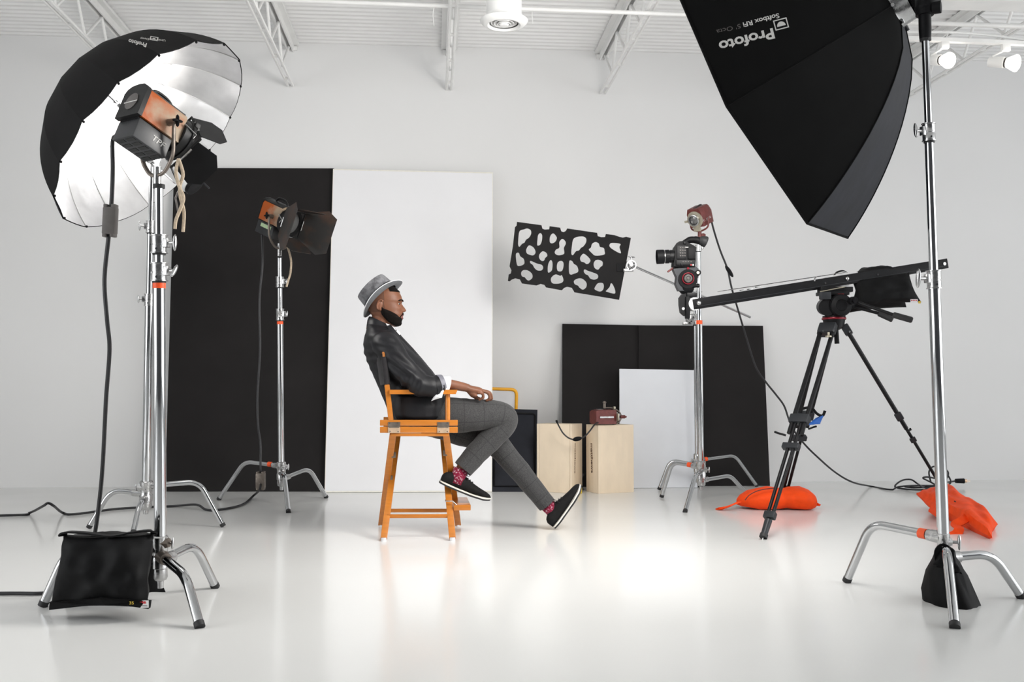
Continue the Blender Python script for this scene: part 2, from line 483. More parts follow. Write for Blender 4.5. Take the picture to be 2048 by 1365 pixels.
# spotlight track
ta, tb = P(1796, 76.5, 6.2), P(2060, 88, 6.2)
d = (tb - ta).normalized()
ta -= d * .25; tb += d * .8
trk = MB().box((ta + tb) / 2, ((tb - ta).length, .035, .024), (d, V((-d.y, d.x, 0)), up))
t = thing('light_track', 'white lighting track carrying the spotlights under the roof', 'light track', (ta + tb) / 2)
part('rail', trk, M_['steelw'], t, 0)
part('power_cable', MB().tube(catmull([ta + V((0, 0, .02)), ta + d * .5 + V((0, 0, .05)), ta + d * .8 + V((0, 0, .045)), ta + d * 1.15 + V((0, 0, .02)), ta + d * 1.5 + V((0, 0, .04)), tb + V((0, 0, .02))], 6), .009, 8), M_['steelw'], t)
for k in (.55, 1.1, 1.4):
    q = ta + d * k + V((0, 0, .012))
    part('hanger', MB().cyl(q, q + V((.02, 0, .05)), .004, n=6), M_['steelw'], t)
for i, (tx, ty, sx, sy, bx, by, rr, aim) in enumerate(((1889, 85, 1884, 112, 1898.5, 121, 16.2, (.28, -.85, -.30)), (2011, 90, 2002, 118, 2033, 126.5, 17, (.62, -.66, -.25)))):
    z = 6.15
    c = P(bx, by, z); rad = rr * z / FPX
    aim = V(aim).normalized()
    base = P(tx, ty, 6.2)
    t = thing('track_spotlight', ('lit round spotlight on the track, nearer the chrome softbox stand' if i == 0 else 'lit round spotlight on the track at the right picture edge'), 'spotlight', base, 'lit track spotlights')
    part('track_adapter', MB().box(base + V((0, 0, -.015)), (.05, .035, .05), (d, V((-d.y, d.x, 0)), up), .005), M_['steelw'], t)
    sock = c - aim * .12
    part('arm', MB().tube([base + V((0, 0, -.03)), V((sock.x - .02, sock.y, base.z - .06)), sock + V((-.02, 0, .0))], .007, 8), M_['steelw'], t)
    part('socket', MB().lathe(sock, aim, [(.02, -.05), (.032, -.045), (.034, .045), (.03, .05)], 20), M_['steelw'], t)
    part('collar', MB().lathe(sock, aim, [(.03, .05), (.03, .062)], 20), M_['grey'], t)
    part('bulb', MB().lathe(c, aim, [(.028, -.058), (rad * .8, -.03), (rad, -.006), (rad * .97, .004), (rad * .7, .014), (rad * .35, .018), (.001, .019)], 28), M_['bulb'], t)
    ld = bpy.data.lights.new('bulb_light', 'SPOT'); ld.energy = BULB_POWER; ld.spot_size = R_(110); ld.spot_blend = .6; ld.shadow_soft_size = rad
    ld.color = (1, .9, .78)
    lo = bpy.data.objects.new('bulb_light', ld); COL.objects.link(lo); lo.parent = t
    lo.location = c + aim * .04 - base
    lo.rotation_euler = aim.to_track_quat('-Z', 'Y').to_euler()

# ---------------------------------------------------------------- boards leaning on the back wall
def slab(name, label, cat, c4, th, m, edge=None, group=None, rim=.012):
    """c4: bottom-left, bottom-right, top-right, top-left (front face)"""
    c4 = [V(p) for p in c4]
    nrm = (c4[1] - c4[0]).cross(c4[3] - c4[0]).normalized()
    if nrm.dot(c4[0] - CAM) < 0: nrm = -nrm          # away from the camera
    org = (c4[0] + c4[1]) / 2
    if edge is None:
        return single(name, MB().prism(c4, nrm * th), m, label, cat, org, group, 0)
    t = thing(name, label, cat, org, group)
    part('core', MB().prism(c4, nrm * th), edge, t, 0)
    cen = sum(c4, V()) / 4
    f4 = [p + ((cen - p).normalized() * rim) - nrm * .0015 for p in c4]
    part('face_sheet', MB().prism(f4, nrm * .001), m, t, 0)
    return t
yw = YW - .035
def lean(bl, br, tr, tl, off=0.0):
    b0, b1 = G(*bl), G(*br)
    b0.z += .002; b1.z += .002
    return [b0, b1, WY(*tr, yw - off), WY(*tl, yw - off)]
slab('black_board', 'tall black foamboard leaning on the wall behind the left lamps', 'board', lean((330, 984), (664, 984), (668, 337), (348, 336)), .03, M_['blackp'])
slab('white_board', 'tall white foamboard leaning on the wall behind the seated man', 'board', lean((649, 986), (984, 985), (986, 345), (666, 338), .05), .03, M_['whitep'], M_['cream'])
slab('black_board', 'black foamboard leaning behind the two wooden boxes', 'board', lean((1124, 975), (1290, 974), (1290, 651), (1125, 648)), .02, M_['blackp'])
slab('black_board', 'black foamboard on the right, behind the double stand', 'board', lean((1277, 973.5), (1540, 972.5), (1526, 652), (1277, 651), .03), .015, M_['blackp'])
slab('white_board', 'small white foamboard leaning on the black boards', 'board', lean((1240, 977.5), (1395, 976.5), (1393, 741), (1239, 738), .19), .02, M_['whitepd'])
# black flexible tray-like panel
c4 = [G(983, 984.5), G(1072, 984.5), WY(1075, 820, 7.86), WY(984, 818, 7.86)]
c4[0].z = c4[1].z = .004
nrm = (c4[1] - c4[0]).cross(c4[3] - c4[0]).normalized()
t = thing('rimmed_tray', 'small black tray with a raised rim left of the wooden boxes', 'tray', (c4[0] + c4[1]) / 2)
part('plate', MB().prism(c4, -nrm * .03), M_['sblit_tray'], t, 0)
cen = sum(c4, V()) / 4
ins = [p + (cen - p).normalized() * .045 + nrm * .003 for p in c4]
part('rim', MB().tube(roundpoly(ins + [ins[0]], .03, 4)[:-1], .008, 8, closed=True), M_['blackpl'], t)
# yellow framed silk behind it
fz = 7.93
fr = [WY(905, 978, fz), WY(905, 776, fz), WY(1033.5, 779.5, fz), WY(1035, 800, fz), WY(1027, 976, fz)]
t = thing('silk_frame', 'yellow tube frame with white silk, peeking out beside the white board', 'diffusion frame', (fr[0] + fr[-1]) / 2)
part('tube_frame', MB().tube(roundpoly([fr[0], fr[1], fr[2], fr[4]], .05, 5), .0135, 10), M_['yellow'], t)
part('silk', MB().prism([fr[0], fr[4], fr[2] - V((.012, 0, .012)), fr[1] - V((0, 0, .012))], V((0, .002, 0))), M_['silk'], t, 0)

# ---------------------------------------------------------------- plywood boxes
def plybox(label, near, left, right, wl, wr, h):
    N, L, Rr = G(*near), G(*left), G(*right)
    if wr > wl: u = (Rr - N).normalized(); v = V((-u.y, u.x, 0))
    else: v = (L - N).normalized(); u = V((v.y, -v.x, 0))
    ul, vl = (wr, wl)
    t = thing('wooden_box', label, 'wooden box', N + u * (ul / 2) + v * (vl / 2), 'plywood boxes standing on end')
    c = N + u * (ul / 2) + v * (vl / 2)
    z = V((0, 0, 1)); th = .018
    A = (u, v, z)
    parts = {}
    for nm, cc, sz in (('panel', c - v * (vl / 2 - th / 2) + z * (h / 2), (ul, th, h)), ('panel', c + v * (vl / 2 - th / 2) + z * (h / 2), (ul, th, h)),
                       ('end_board', c - u * (ul / 2 - th / 2) + z * (h / 2), (th, vl - 2 * th - .002, h - .001)), ('end_board', c + u * (ul / 2 - th / 2) + z * (h / 2), (th, vl - 2 * th - .002, h - .001)),
                       ('top_board', c + z * (h - th / 2), (ul - 2 * th - .002, vl - 2 * th - .002, th)), ('bottom_board', c + z * (th / 2), (ul - 2 * th - .002, vl - 2 * th - .002, th))):
        part(nm, MB().box(cc, sz, A, .002), M_['birch'], t)
    bv = MB().box(c + z * (h / 2), (ul, vl, h), A).bvh()
    return t, bv
b2, bv2 = plybox('pale plywood box on end under the red lamp, lettering on its left side', (1197, 988.3), (1168, 983), (1265, 985), .19, .30, .502)
b1, bv1 = plybox('pale plywood box on end next to the small black panel', (1144, 987.5), (1066, 983.5), (1156.5, 984), .285, .20, .508)
decal('matthews', bv2, (1181.5, 887.5), (1.2, 59), 4.4, M_['burn'], b2, offset=.02, flip=False)
decal('matthews', bv1, (1149.5, 887.5), (-.8, 60), 2.0, M_['burn'], b1, offset=.02, flip=False)

# white roof girder nearer the camera, upper right
ga, gb = P(1780, 4, 5.4), P(2150, 12, 5.4)
gd = (gb - ga).normalized()
t = thing('roof_girder', 'white roof girder at the upper right corner', 'girder', ga)
part('bottom_flange', MB().box((ga + gb) / 2 + V((0, 0, .0)), ((gb - ga).length + .6, .14, .02), (gd, V((-gd.y, gd.x, 0)), V((0, 0, 1)))), M_['steelw'], t, 0)
part('web_plate', MB().box((ga + gb) / 2 + V((0, 0, .18)), ((gb - ga).length + .6, .02, .34), (gd, V((-gd.y, gd.x, 0)), V((0, 0, 1)))), M_['steelw'], t, 0)
# ---------------------------------------------------------------- chrome stands
class Axis:
    def __init__(s, b, t): s.b = V(b); s.d = (V(t) - s.b).normalized()
    def at(s, py):
        lo, hi = -.2, 4.0
        for _ in range(50):
            m = (lo + hi) / 2
            if pix(s.b + s.d * m)[1] > py: lo = m
            else: hi = m
        return s.b + s.d * lo

def wing(mb, p, d, size, tilt=0.0, flat=None):
    """locking handle: spindle and an oval grip"""
    d = V(d).normalized()
    a, b = perp(d)
    up_ = V((0, 0, 1)) * math.cos(tilt) + FWD.cross(V((0, 0, 1))) * math.sin(tilt)
    up_ = (up_ - d * up_.dot(d)).normalized()
    w = d.cross(up_)
    mb.cyl(p, p + d * size * .9, size * .17, n=10)
    mb.ell(p + d * size * 1.0, (d * size * .20, w * size * .26, up_ * size * .85), 12, 9)

def cstand(name, label, base, top, segs, collars, tapes, feet, rleg, hub, tape_leg=None, knob=None, bronze=False):
    ax = Axis(base, top)
    t = thing(name, label, 'light stand', base, 'chrome light stands')
    s = pix(base)[2] / FPX                                       # metres per pixel at the stand
    for nm, y0, y1, w in segs:
        part(nm, MB().cyl(ax.at(y0), ax.at(y1), w * s / 2, n=24), M_['chrome'], t)
    for y0, y1, w, side, kt in collars:
        p0, p1 = ax.at(y0), ax.at(y1)
        r = w * s / 2; L = (p1 - p0).length
        c = part('collar', MB().lathe(p0, p1 - p0, [(r * .98, 0), (r * 1.12, 0), (r * 1.12, L * .05), (r, L * .07), (r, L * .42), (r * .95, L * .44), (r * .95, L * .5), (r, L * .52), (r, L * .93), (r * 1.12, L * .95), (r * 1.12, L), (r * .9, L)], 28), M_['steel'], t)
        part('gasket', MB().lathe(p0, p0 - p1, [(r * .85, 0), (r * .85, L * .09)], 20), M_['rubber'], c)
        m = p0 * .45 + p1 * .55
        sd = RGT * side * .95 - FWD * .3
        lug = MB().box(m + sd.normalized() * r * 1.1, (r * .8, r * .9, L * .5), (sd.normalized(), sd.normalized().cross(V((0, 0, 1))), V((0, 0, 1))), r * .12)
        part('lug', lug, M_['steel'], c)
        k = MB(); wing(k, m + sd.normalized() * r * 1.1, sd, kt[0], kt[1])
        part('locking_knob', k, M_['steel'], c)
        part('screw', MB().cyl(p0 * .78 + p1 * .22 - FWD * r * .9, p0 * .78 + p1 * .22 - FWD * r * 1.1, r * .14, n=10), M_['darkgrey'], c)
    for y0, y1, w in tapes:
        part('tape_band', MB().cyl(ax.at(y0), ax.at(y1), w * s / 2, n=24), M_['orange'], t)
    hy0, hy1, hw = hub
    p0, p1 = ax.at(hy0), ax.at(hy1)
    r = hw * s / 2; L = (p1 - p0).length
    h = part('hub', MB().lathe(p0, p1 - p0, [(r * .4, -.03), (r * .45, -.005), (r * .8, 0), (r * .95, L * .06), (r * .9, L * .25), (r * 1.05, L * .27), (r * 1.05, L * .5), (r * .95, L * .53), (r, L * .72), (r * 1.06, L * .75), (r * 1.06, L * .97), (r * .9, L)], 24), M_['steel'], t)
    if knob:
        ky, side, sz = knob
        m = ax.at(ky)
        sd = (RGT * side - FWD * .25).normalized()
        kk = MB(); wing(kk, m + sd * r * .9, sd, sz, .2)
        part('locking_knob', kk, M_['steel'], h)
        part('knob_plate', MB().cyl(m + sd * r * .5, m + sd * r * 1.35, r * .95, r * .6, n=6), M_['bronze'] if bronze else M_['steel'], h)
    for i, (fx, fy, hy, kfrac, rise) in enumerate(feet):
        F = G(fx, fy); A = ax.at(hy)
        o = V((F.x - A.x, F.y - A.y, 0)); Rd = o.length; o.normalize()
        K = A + o * (Rd * kfrac) + V((0, 0, rise))
        Fe = F + V((0, 0, .004))
        pts = roundpoly([A + o * r * .6, K, Fe + (K - Fe).normalized() * .014], .065, 8)
        lg = part('leg', MB().tube(pts, rleg, 14), M_['chrome'], t)
        part('rubber_foot', MB().tube([Fe, Fe + (K - Fe).normalized() * .019], rleg * 1.07, 12), M_['rubber'], lg)
        part('leg_socket', MB().cyl(A + o * r * .2, A + o * (r * 1.2 + .035) + V((0, 0, rise * .15)), rleg * 1.5, rleg * 1.3, n=14), M_['bronze'] if bronze and i == 0 else M_['steel'], h)
        if tape_leg == i:
            q = (K - A).normalized()
            q0 = A + q * (r * 1.2 + .04)
            part('tape_band', MB().cyl(q0, q0 + q * .03, rleg * 1.18, n=14), M_['orange'], lg)
    return t, ax

# front left stand (carries the big copper-sided lamp)
B1 = G(321, 1210)
S1, AX1 = cstand('light_stand', 'thick chrome stand in front at left, black sandbag on its base', B1, P(317.5, 345, pix(B1)[2] + .0),
    [('column', 1085, 560, 24), ('lower_riser', 560, 490, 19), ('upper_riser', 490, 372, 17)],
    [(563, 526, 31, 1, (.034, 1.2)), (507, 470, 31, 1, (.036, 0))], [(577, 563, 21 + 4)],
    [(400, 1258, 1112, .66, -.03), (85, 1215, 1100, .80, .0), (431, 1177, 1122, .60, .03)], .0165, (1160, 1072, 30), knob=(1086, 1, .026), bronze=True)
part('black_ring', MB().cyl(AX1.at(377), AX1.at(369), .021, n=20), M_['rubber'], S1)
# rear left stand (umbrella)
B2 = G(291, 1056)
S2, AX2 = cstand('light_stand', 'chrome stand under the big silver umbrella, behind the thick one', B2, P(303.5, 330, pix(B2)[2] - .05),
    [('column', 985, 610, 17), ('lower_riser', 610, 455, 13), ('upper_riser', 455, 335, 10)],
    [(612, 588, 19, -1, (.028, .3)), (466, 442, 17, -1, (.032, .5))], [(623, 612, 16)],
    [(447, 1055, 972, .68, .02), (177, 1058, 987, .62, .02), (266, 1070, 997, .55, -.02)], .0145, (1018, 962, 24), knob=(975, -1, .024))
# second lamp stand
B3 = G(563, 1008)
S3, AX3 = cstand('light_stand', 'chrome stand before the tall black board', B3, P(559, 500, pix(B3)[2]),
    [('column', 930, 640, 12), ('lower_riser', 640, 570, 9.5), ('upper_riser', 570, 512, 8.5)],
    [(641, 618, 15, 1, (.026, .6)), (575, 554, 15, 1, (.026, .4))], [(649, 641, 12.5)],
    [(437, 1001, 932, .58, .02), (653, 997, 957, .60, .05), (577, 1027, 947, .45, .0)], .0145, (972, 924, 18), tape_leg=0, knob=(934, 1, .026))
part('black_ring', MB().cyl(AX3.at(516), AX3.at(513), .017, n=18), M_['rubber'], S3)
# double stand on the right
B4 = G(1403, 1003)
S4, AX4 = cstand('light_stand', 'chrome stand carrying the small red lamp, nearer of the close pair', B4, P(1396.5, 480, pix(B4)[2]),
    [('column', 950, 640, 12), ('lower_riser', 640, 505, 8.5), ('upper_riser', 505, 478, 6)],
    [(503, 490, 12, 1, (.012, .2))], [(649, 641, 12.5)],
    [(1323, 996, 934, .72, .02), (1370, 1026, 943, .40, -.015), (1494, 990, 961, .62, .01)], .0145, (972, 922, 18), tape_leg=0, knob=(940, 1, .026))
B4b = G(1395, 984)
S4b, AX4b = cstand('light_stand', 'chrome stand holding the perforated black board, farther of the close pair', B4b, P(1391, 615, pix(B4b)[2]),
    [('column', 950, 648, 9), ('riser', 648, 612, 7.5)],
    [(650, 628, 13, -1, (.024, .5))], [],
    [(1514, 974, 921, .62, .02), (1318, 981, 930, .70, .03), (1400, 975, 935, .5, .0)], .0135, (958, 908, 14), tape_leg=0, knob=(922, -1, .022))
# front right stand (softbox)
B5 = G(1891, 1203)
S5, AX5 = cstand('light_stand', 'tall chrome stand at right holding the softbox, black sandbag on its base', B5, P(1850, 58, pix(B5)[2]),
    [('column', 1085, 576, 23), ('lower_riser', 576, 268, 17), ('upper_riser', 268, 72, 14.5), ('spigot', 80, 50, 8)],
    [(578, 541, 27, -1, (.042, .45)), (283, 247, 24, -1, (.033, -.35))], [(593, 578, 22)],
    [(1693, 1166, 1076, .72, .018), (1910, 1259, 1098, .40, .01), (2044, 1198, 1116, .62, .01)], .0165, (1140, 1066, 24), tape_leg=0, knob=(1084, 1, .034))
part('black_ring', MB().cyl(AX5.at(82), AX5.at(76), .020, n=20), M_['rubber'], S5)
# ---------------------------------------------------------------- studio spot lamps with barn doors
def lamp_frame(o, yaw, pitch):
    """local axes: X = beam, Y = lamp's left (away from camera), Z = up; yaw is the angle away from the camera's right"""
    r, a = RGT, _h
    fx = (r * math.cos(yaw) + a * math.sin(yaw)) * math.cos(pitch) + V((0, 0, -math.sin(pitch)))
    ly = -r * math.sin(yaw) + a * math.cos(yaw)
    uz = fx.cross(ly)
    return Matrix((fx, ly, uz)).transposed().to_4x4(), fx, ly, uz

def fresnel(label, anchor, yaw, pitch, k, leaf, cord_pts, leaves, roll=0.0):
    """o = centre of the body; k = overall scale"""
    Rm, fx, ly, uz = lamp_frame(None, yaw, pitch)
    o = anchor[0] - Rm.to_3x3() @ (V(anchor[1]) * k)
    M = Matrix.Translation(o) @ Rm @ Matrix.Scale(k, 4)
    mk = lambda: MB(M)
    t = thing('studio_lamp', label, 'studio lamp', o)
    Wd = .063                                # half width
    # arched housing, seen from behind: flat cheeks, rounded roof
    sec = [(-Wd, -.045), (-Wd, .055), (-Wd * .86, .070), (-Wd * .55, .081), (0, .085), (Wd * .55, .081), (Wd * .86, .070), (Wd, .055), (Wd, -.045)]
    b = mk(); b.loft([[V((x, p[0], p[1])) for p in sec] for x in (-.083, .093)])
    body = part('housing', b, copper('worn_copper_paint', fx), t)
    # ribbed black roof strip
    rf = mk(); rf.loft([[V((x, p[0] * 1.03, p[1] + .003)) for p in sec[2:7]] + [V((x, p[0], p[1] - .006)) for p in reversed(sec[2:7])] for x in (-.082, .085)])
    part('roof_strip', rf, M_['lampblack'], body)
    bp = mk(); bp.loft([[V((x, p[0] * 1.05, p[1] * 1.05 + .001)) for p in sec] for x in (-.096, -.078)])
    back = part('back_plate', bp, M_['lampblack'], t)
    part('badge', mk().lathe((-.0963, 0, .015), (-1, 0, 0), [(.034, 0), (.034, .002), (.030, .003), (.001, .003)], 28), M_['grey'], back)
    part('badge_line', mk().box((-.1002, 0, .011), (.001, .074, .004)), M_['print'], back, 0)
    # lower electrical box with vent slots underneath
    lo = mk(); lo.box((-.005, 0, -.089), (.147, .119, .076), None, .004)
    low = part('ballast_box', lo, M_['lampgrey'], t)
    part('neck_gap', mk().box((-.02, 0, -.049), (.12, Wd * 1.6, .012)), M_['blackm'], t, 0)
    for i in range(5):
        for j in (-1, 1):
            part('vent_slot', mk().box((-.062 + i * .028, j * .027, -.1275), (.016, .042, .002)), M_['rubber'], low, 0)
    # front ring, lens, clips
    fr = mk(); fr.lathe((.090, 0, 0), (1, 0, 0), [(.072, 0), (.079, .004), (.079, .032), (.085, .034), (.085, .046), (.068, .048), (.066, .036)], 32, (False, False))
    ring = part('front_ring', fr, M_['lampblack'], t)
    part('lens', mk().lathe((.095, 0, 0), (1, 0, 0), [(.067, .03), (.06, .034), (.04, .040), (.001, .042)], 28), M_['glass'], ring)
    part('clip', mk().tube([(.085, -.072, .03), (.135, -.086, .012), (.125, -.088, -.01)], .0032, 8), M_['steel'], ring)
    part('clip', mk().box((.137, -.062, .058), (.022, .022, .02), None, .003), M_['lampblack'], ring)
    # carrying handle
    hd = mk(); hd.tube(roundpoly([(-.045, 0, .080), (-.03, 0, .112), (.04, 0, .112), (.065, 0, .080)], .03, 6), .0065, 10)
    part('carry_handle', hd, M_['lampblack'], t)
    # barn doors: hinge frame plus four leaves
    xf = .142
    Mb = M @ Matrix.Rotation(roll, 4, 'X')
    mkb = lambda: MB(Mb)
    bf = mkb()
    q = .078
    bf.tube([(xf, -q, -q), (xf, q, -q), (xf, q, q), (xf, -q, q)], .005, 8, closed=True)
    part('barn_door_frame', bf, M_['lampblack'], t)
    for nm, (edge, ang) in zip(('leaf',) * 4, leaves):
        # edge: 0 top, 1 bottom, 2 near side (-Y), 3 far side; ang: opening angle from the beam axis
        e = {0: (V((0, 1, 0)), V((0, 0, 1))), 1: (V((0, 1, 0)), V((0, 0, -1))), 2: (V((0, 0, 1)), V((0, -1, 0))), 3: (V((0, 0, 1)), V((0, 1, 0)))}[edge]
        along, out = e
        dr = V((1, 0, 0)) * math.cos(ang) + out * math.sin(ang)
        h0 = V((xf, 0, 0)) + out * (q + .004)
        w0, w1, L = leaf[edge % 4]
        tp_ = .55 if roll else .78
        thn = dr.cross(along) * .0025
        lf = mkb().prism([h0 - along * w0, h0 + along * w0, h0 + along * w1 + dr * (L * .68), h0 + along * (w1 * tp_) + dr * L, h0 - along * (w1 * tp_) + dr * L, h0 - along * w1 + dr * (L * .68)], thn)
        l_ = part('barn_door_leaf', lf, M_['rustleaf'] if roll == 0 else M_['blackm'], t, 0)
        part('hinge', mkb().cyl(h0 - along * .03, h0 + along * .03, .006, n=8), M_['steel'], l_)
    # yoke (hangs upright)
    up_ = V((0, 0, 1))
    Wy = Wd * 1.42 * k
    px_ = V(o) + fx * .03 * k
    a, c = px_ - ly * Wy, px_ + ly * Wy
    bot = px_ - up_ * .185 * k
    yk = MB().tube(roundpoly([a, a - up_ * .125 * k, bot - ly * Wy * .42, bot + ly * Wy * .42, c - up_ * .125 * k, c], .03 * k, 5), .0085 * k, 10, sq=.8)
    y_ = part('yoke', yk, M_['bronze'], t)
    part('spud', MB().cyl(bot + up_ * .03 * k, bot - up_ * .045 * k, .0135 * k, n=16), M_['steel'], y_)
    kb = MB().cyl(a + ly * .03 * k, a - ly * .014 * k, .014 * k, .010 * k, n=12)
    part('pivot_boss', kb, M_['bronze'], y_)
    st = MB()
    for j in range(4):
        an = j * math.pi / 2 + .4
        dv = fx * math.cos(an) + uz * math.sin(an)
        st.ell(a - ly * .02 * k + dv * .009 * k, (dv * .014 * k, dv.cross(ly) * .006 * k, ly * .008 * k), 8, 6)
    part('pivot_knob', st, M_['blackpl'], y_)
    # supply cord with in-line switch
    if cord_pts:
        pts, sw, swsize, rad = cord_pts
        cd = part('power_cord', MB().tube(catmull(pts, 8), rad, 8), M_['cord'], t)
        if sw:
            s0, s1 = sw
            dv = (s1 - s0).normalized(); rr = RGT
            sb = MB().box((s0 + s1) / 2, (swsize[0], swsize[1], (s1 - s0).length * .86), (rr, dv.cross(rr), dv), .006)
            for e_ in (s0, s1):
                for sd in (-1, 1): sb.box(e_ + rr * sd * swsize[0] * .3 + (s0 + s1 - 2 * e_) * .04, (swsize[0] * .3, swsize[1], .012), (rr, dv.cross(rr), dv), .003)
            part('switch_box', sb, M_['grey'] if roll else M_['bronze'], cd)
    return t, low, lo, M

z1 = pix(B1)[2]
# wide lamp in front at left
leafA = {0: (.06, .07, .12), 1: (.065, .078, .115), 2: (.065, .075, .11), 3: (.06, .07, .10)}
c1 = [P(231, 272, z1 + .06), P(225, 284, z1 + .02), P(225.5, 340, z1), P(223, 405, z1 - .02), P(217, 475, z1 - .02), P(209, 560, z1), P(214, 640, z1), P(219, 700, z1 + .03), P(212, 800, z1 + .08), P(206, 920, z1 + .12), P(199, 1000, z1 + .14), P(186, 1085, z1 + .16), G(160, 1165, .01), G(100, 1186, .009), G(0, 1188, .009), G(-300, 1192, .009), G(-700, 1170, .009), G(-1500, 1190, .009)]
LA, lowA, mbA, MA = fresnel('copper and black studio lamp on the thick front stand', (P(284.65, 280.68, z1), (-.005, 0, -.089)), R_(56.5), R_(21.8), 1.0, leafA,
    (c1, (P(222, 410, z1 - .02), P(219, 474, z1 - .02)), (.046, .036), .0075), [(0, .35), (1, .5), (2, .35), (3, .5)], R_(-42))
decal('TPF', mbA.bvh(), (301, 278), (25, 19), 11, M_['print'], lowA, offset=.01)
# second lamp, farther back
z3 = pix(B3)[2]
leafB = {0: (.075, .10, .17), 1: (.075, .10, .15), 2: (.085, .15, .17), 3: (.085, .14, .19)}
c3 = [P(524, 470, z3), P(525, 530, z3), P(519, 600, z3), P(520, 700, z3), P(515, 790, z3), P(516, 850, z3), P(521, 890, z3), P(521, 930, z3 - .05), P(521.5, 962, z3 - .05), P(519, 980, z3 - .1), G(507, 992, .02), G(485, 1010, .009), G(440, 1020, .009), G(412, 1020, .009), G(392, 1010, .03), G(345, 1013, .009), G(240, 1018, .009), G(150, 1029, .009), G(125, 1026, .012), P(108, 1013, 5.75), P(96, 1007, 5.72), P(86, 1013, 5.7), G(60, 1026, .012), G(30, 1031, .009), G(-200, 1034, .009), G(-500, 1028, .009), G(-1000, 1036, .009)]
LB, lowB, mbB, MB_ = fresnel('copper and black studio lamp before the tall black board', (P(515.6, 435.9, z3 - .06), (-.083, -.063, -.045)), R_(-31.7), R_(23.5), 1.1, leafB,
    (c3, (P(521.5, 944, z3 - .06), P(521.5, 980, z3 - .06)), (.058, .05), .0075), [(0, .25), (1, .35), (2, .42), (3, .55)])
tp = MB(MB_).box((.0, -.0602, -.072), (.09, .001, .022))
part('green_tape', tp, M_['tapegreen'], LB, 0)
# cotton ties
def rope(label, pts, r):
    single('cotton_rope', MB().tube(catmull(pts, 6), r, 8), M_['rope'], label, 'rope', pts[0])
zz = z1 - .01
rope('long strand of cotton rope tied to the front lamp yoke', [P(357, 318, zz), P(352, 345, zz - .01), P(358, 372, zz - .012), P(367, 395, zz - .012), P(362, 415, zz - .01), P(352, 440, zz - .01), P(350, 458, zz - .01)], .0062)
rope('cotton rope strand with a blunt white end below the front lamp', [P(357, 318, zz), P(366, 348, zz), P(360, 372, zz), P(361, 395, zz + .005), P(368, 425, zz + .005), P(366, 464, zz)], .0062)
rope('short cotton rope hanging under the second lamp', [P(571, 487, z3 + .03), P(577, 500, z3), P(582, 522, z3), P(581, 545, z3 - .03), P(577, 560, z3 - .05), P(573, 574, z3 - .05)], .0072)

# small red lamps
def red_lamp(label, o, Rm, k, yoke, letters=None):
    M = Matrix.Translation(o) @ Rm @ Matrix.Scale(k, 4)
    t = thing('small_lamp', label, 'small lamp', o)
    mk = lambda: MB(M)
    # X = beam, Z = up; body: pentagon section bulging at the back
    sec = [(-.048, -.055), (-.052, .03), (-.04, .062), (.04, .062), (.052, .03), (.048, -.055)]
    b = mk(); b.loft([[V((x, p[0] * s, p[1] * s + dz)) for p in sec] for x, s, dz in ((-.075, .9, -.01), (-.05, 1.0, 0), (.05, 1.0, .004), (.055, .97, .004))])
    body = part('housing', b, M_['redlamp'], t)
    part('roof_slot', mk().box((-.005, 0, .0655), (.08, .016, .004)), M_['rubber'], body, 0)
    fp = mk(); fp.lathe((.054, 0, .0), (1, 0, 0), [(.052, 0), (.052, .006), (.036, .009), (.001, .009)], 30)
    front = part('front_plate', fp, M_['lampcream'], t)
    part('lower_plate', mk().box((.058, 0, -.052), (.008, .05, .045), None, .003), M_['lampcream'], front)
    part('lens_ring', mk().lathe((.064, 0, .0), (1, 0, 0), [(.036, 0), (.036, .012), (.030, .014), (.028, .004)], 28, (False, False)), M_['steel'], front)
    part('lens', mk().lathe((.064, 0, 0), (1, 0, 0), [(.029, .002), (.02, .009), (.001, .012)], 24), M_['glass'], front)
    part('latch', mk().box((.06, -.062, -.005), (.012, .02, .014), None, .003), M_['lampcream'], front)
    if yoke:
        bot = V(o) - V((0, 0, .088 * k)); ly = (Rm @ V((0, 1, 0, 0))).to_3d() if len(Rm) == 4 else Rm @ V((0, 1, 0))
        ctr = V(o) - V((0, 0, .01 * k))
        y_ = part('yoke', MB().tube(roundpoly([ctr - ly * .062 * k, ctr - ly * .062 * k - V((0, 0, .06 * k)), bot - ly * .02 * k, bot + ly * .02 * k, ctr + ly * .062 * k - V((0, 0, .06 * k)), ctr + ly * .062 * k], .02 * k, 4), .0055 * k, 8), M_['redlamp'], t)
        part('spud_socket', MB().cyl(bot + V((0, 0, .006)), bot - V((0, 0, .04 * k)), .012 * k, n=12), M_['redlamp'], y_)
        part('socket_knob', MB().ell(bot + V((0, 0, -.025 * k)) + RGT * .022 * k, (RGT * .016 * k, FWD * .006, V((0, 0, .012 * k))), 8, 6), M_['redlamp'], y_)
    else:
        y_ = mk().tube(roundpoly([(.0, -.062, .0), (.05, -.064, 0), (.105, -.03, 0), (.105, .03, 0), (.05, .060, 0), (.0, .056, 0)], .03, 4), .0045, 8)
        yk = part('yoke', y_, M_['bronze'], t)
        part('spud_socket', mk().cyl((.10, 0, 0), (.128, 0, 0), .012, n=12), M_['redlamp'], yk)
        part('socket_knob', mk().ell((.126, 0, -.008), (V((.012, 0, 0)), V((0, .008, 0)), V((0, 0, .01))), 8, 6), M_['redlamp'], yk)
        part('side_knob', mk().cyl((0, -.06, 0), (0, -.098, 0), .008, n=10), M_['bronze'], yk)
        part('side_knob_cap', mk().ell((0, -.10, 0), (V((.011, 0, 0)), V((0, .011, 0)), V((0, 0, .011))), 10, 7), M_['bronze'], yk)
        part('steel_strip', mk().box((-.01, .0, -.059), (.085, .011, .006)), M_['steel'], body, 0)
    return t, b
z4 = pix(B4)[2]
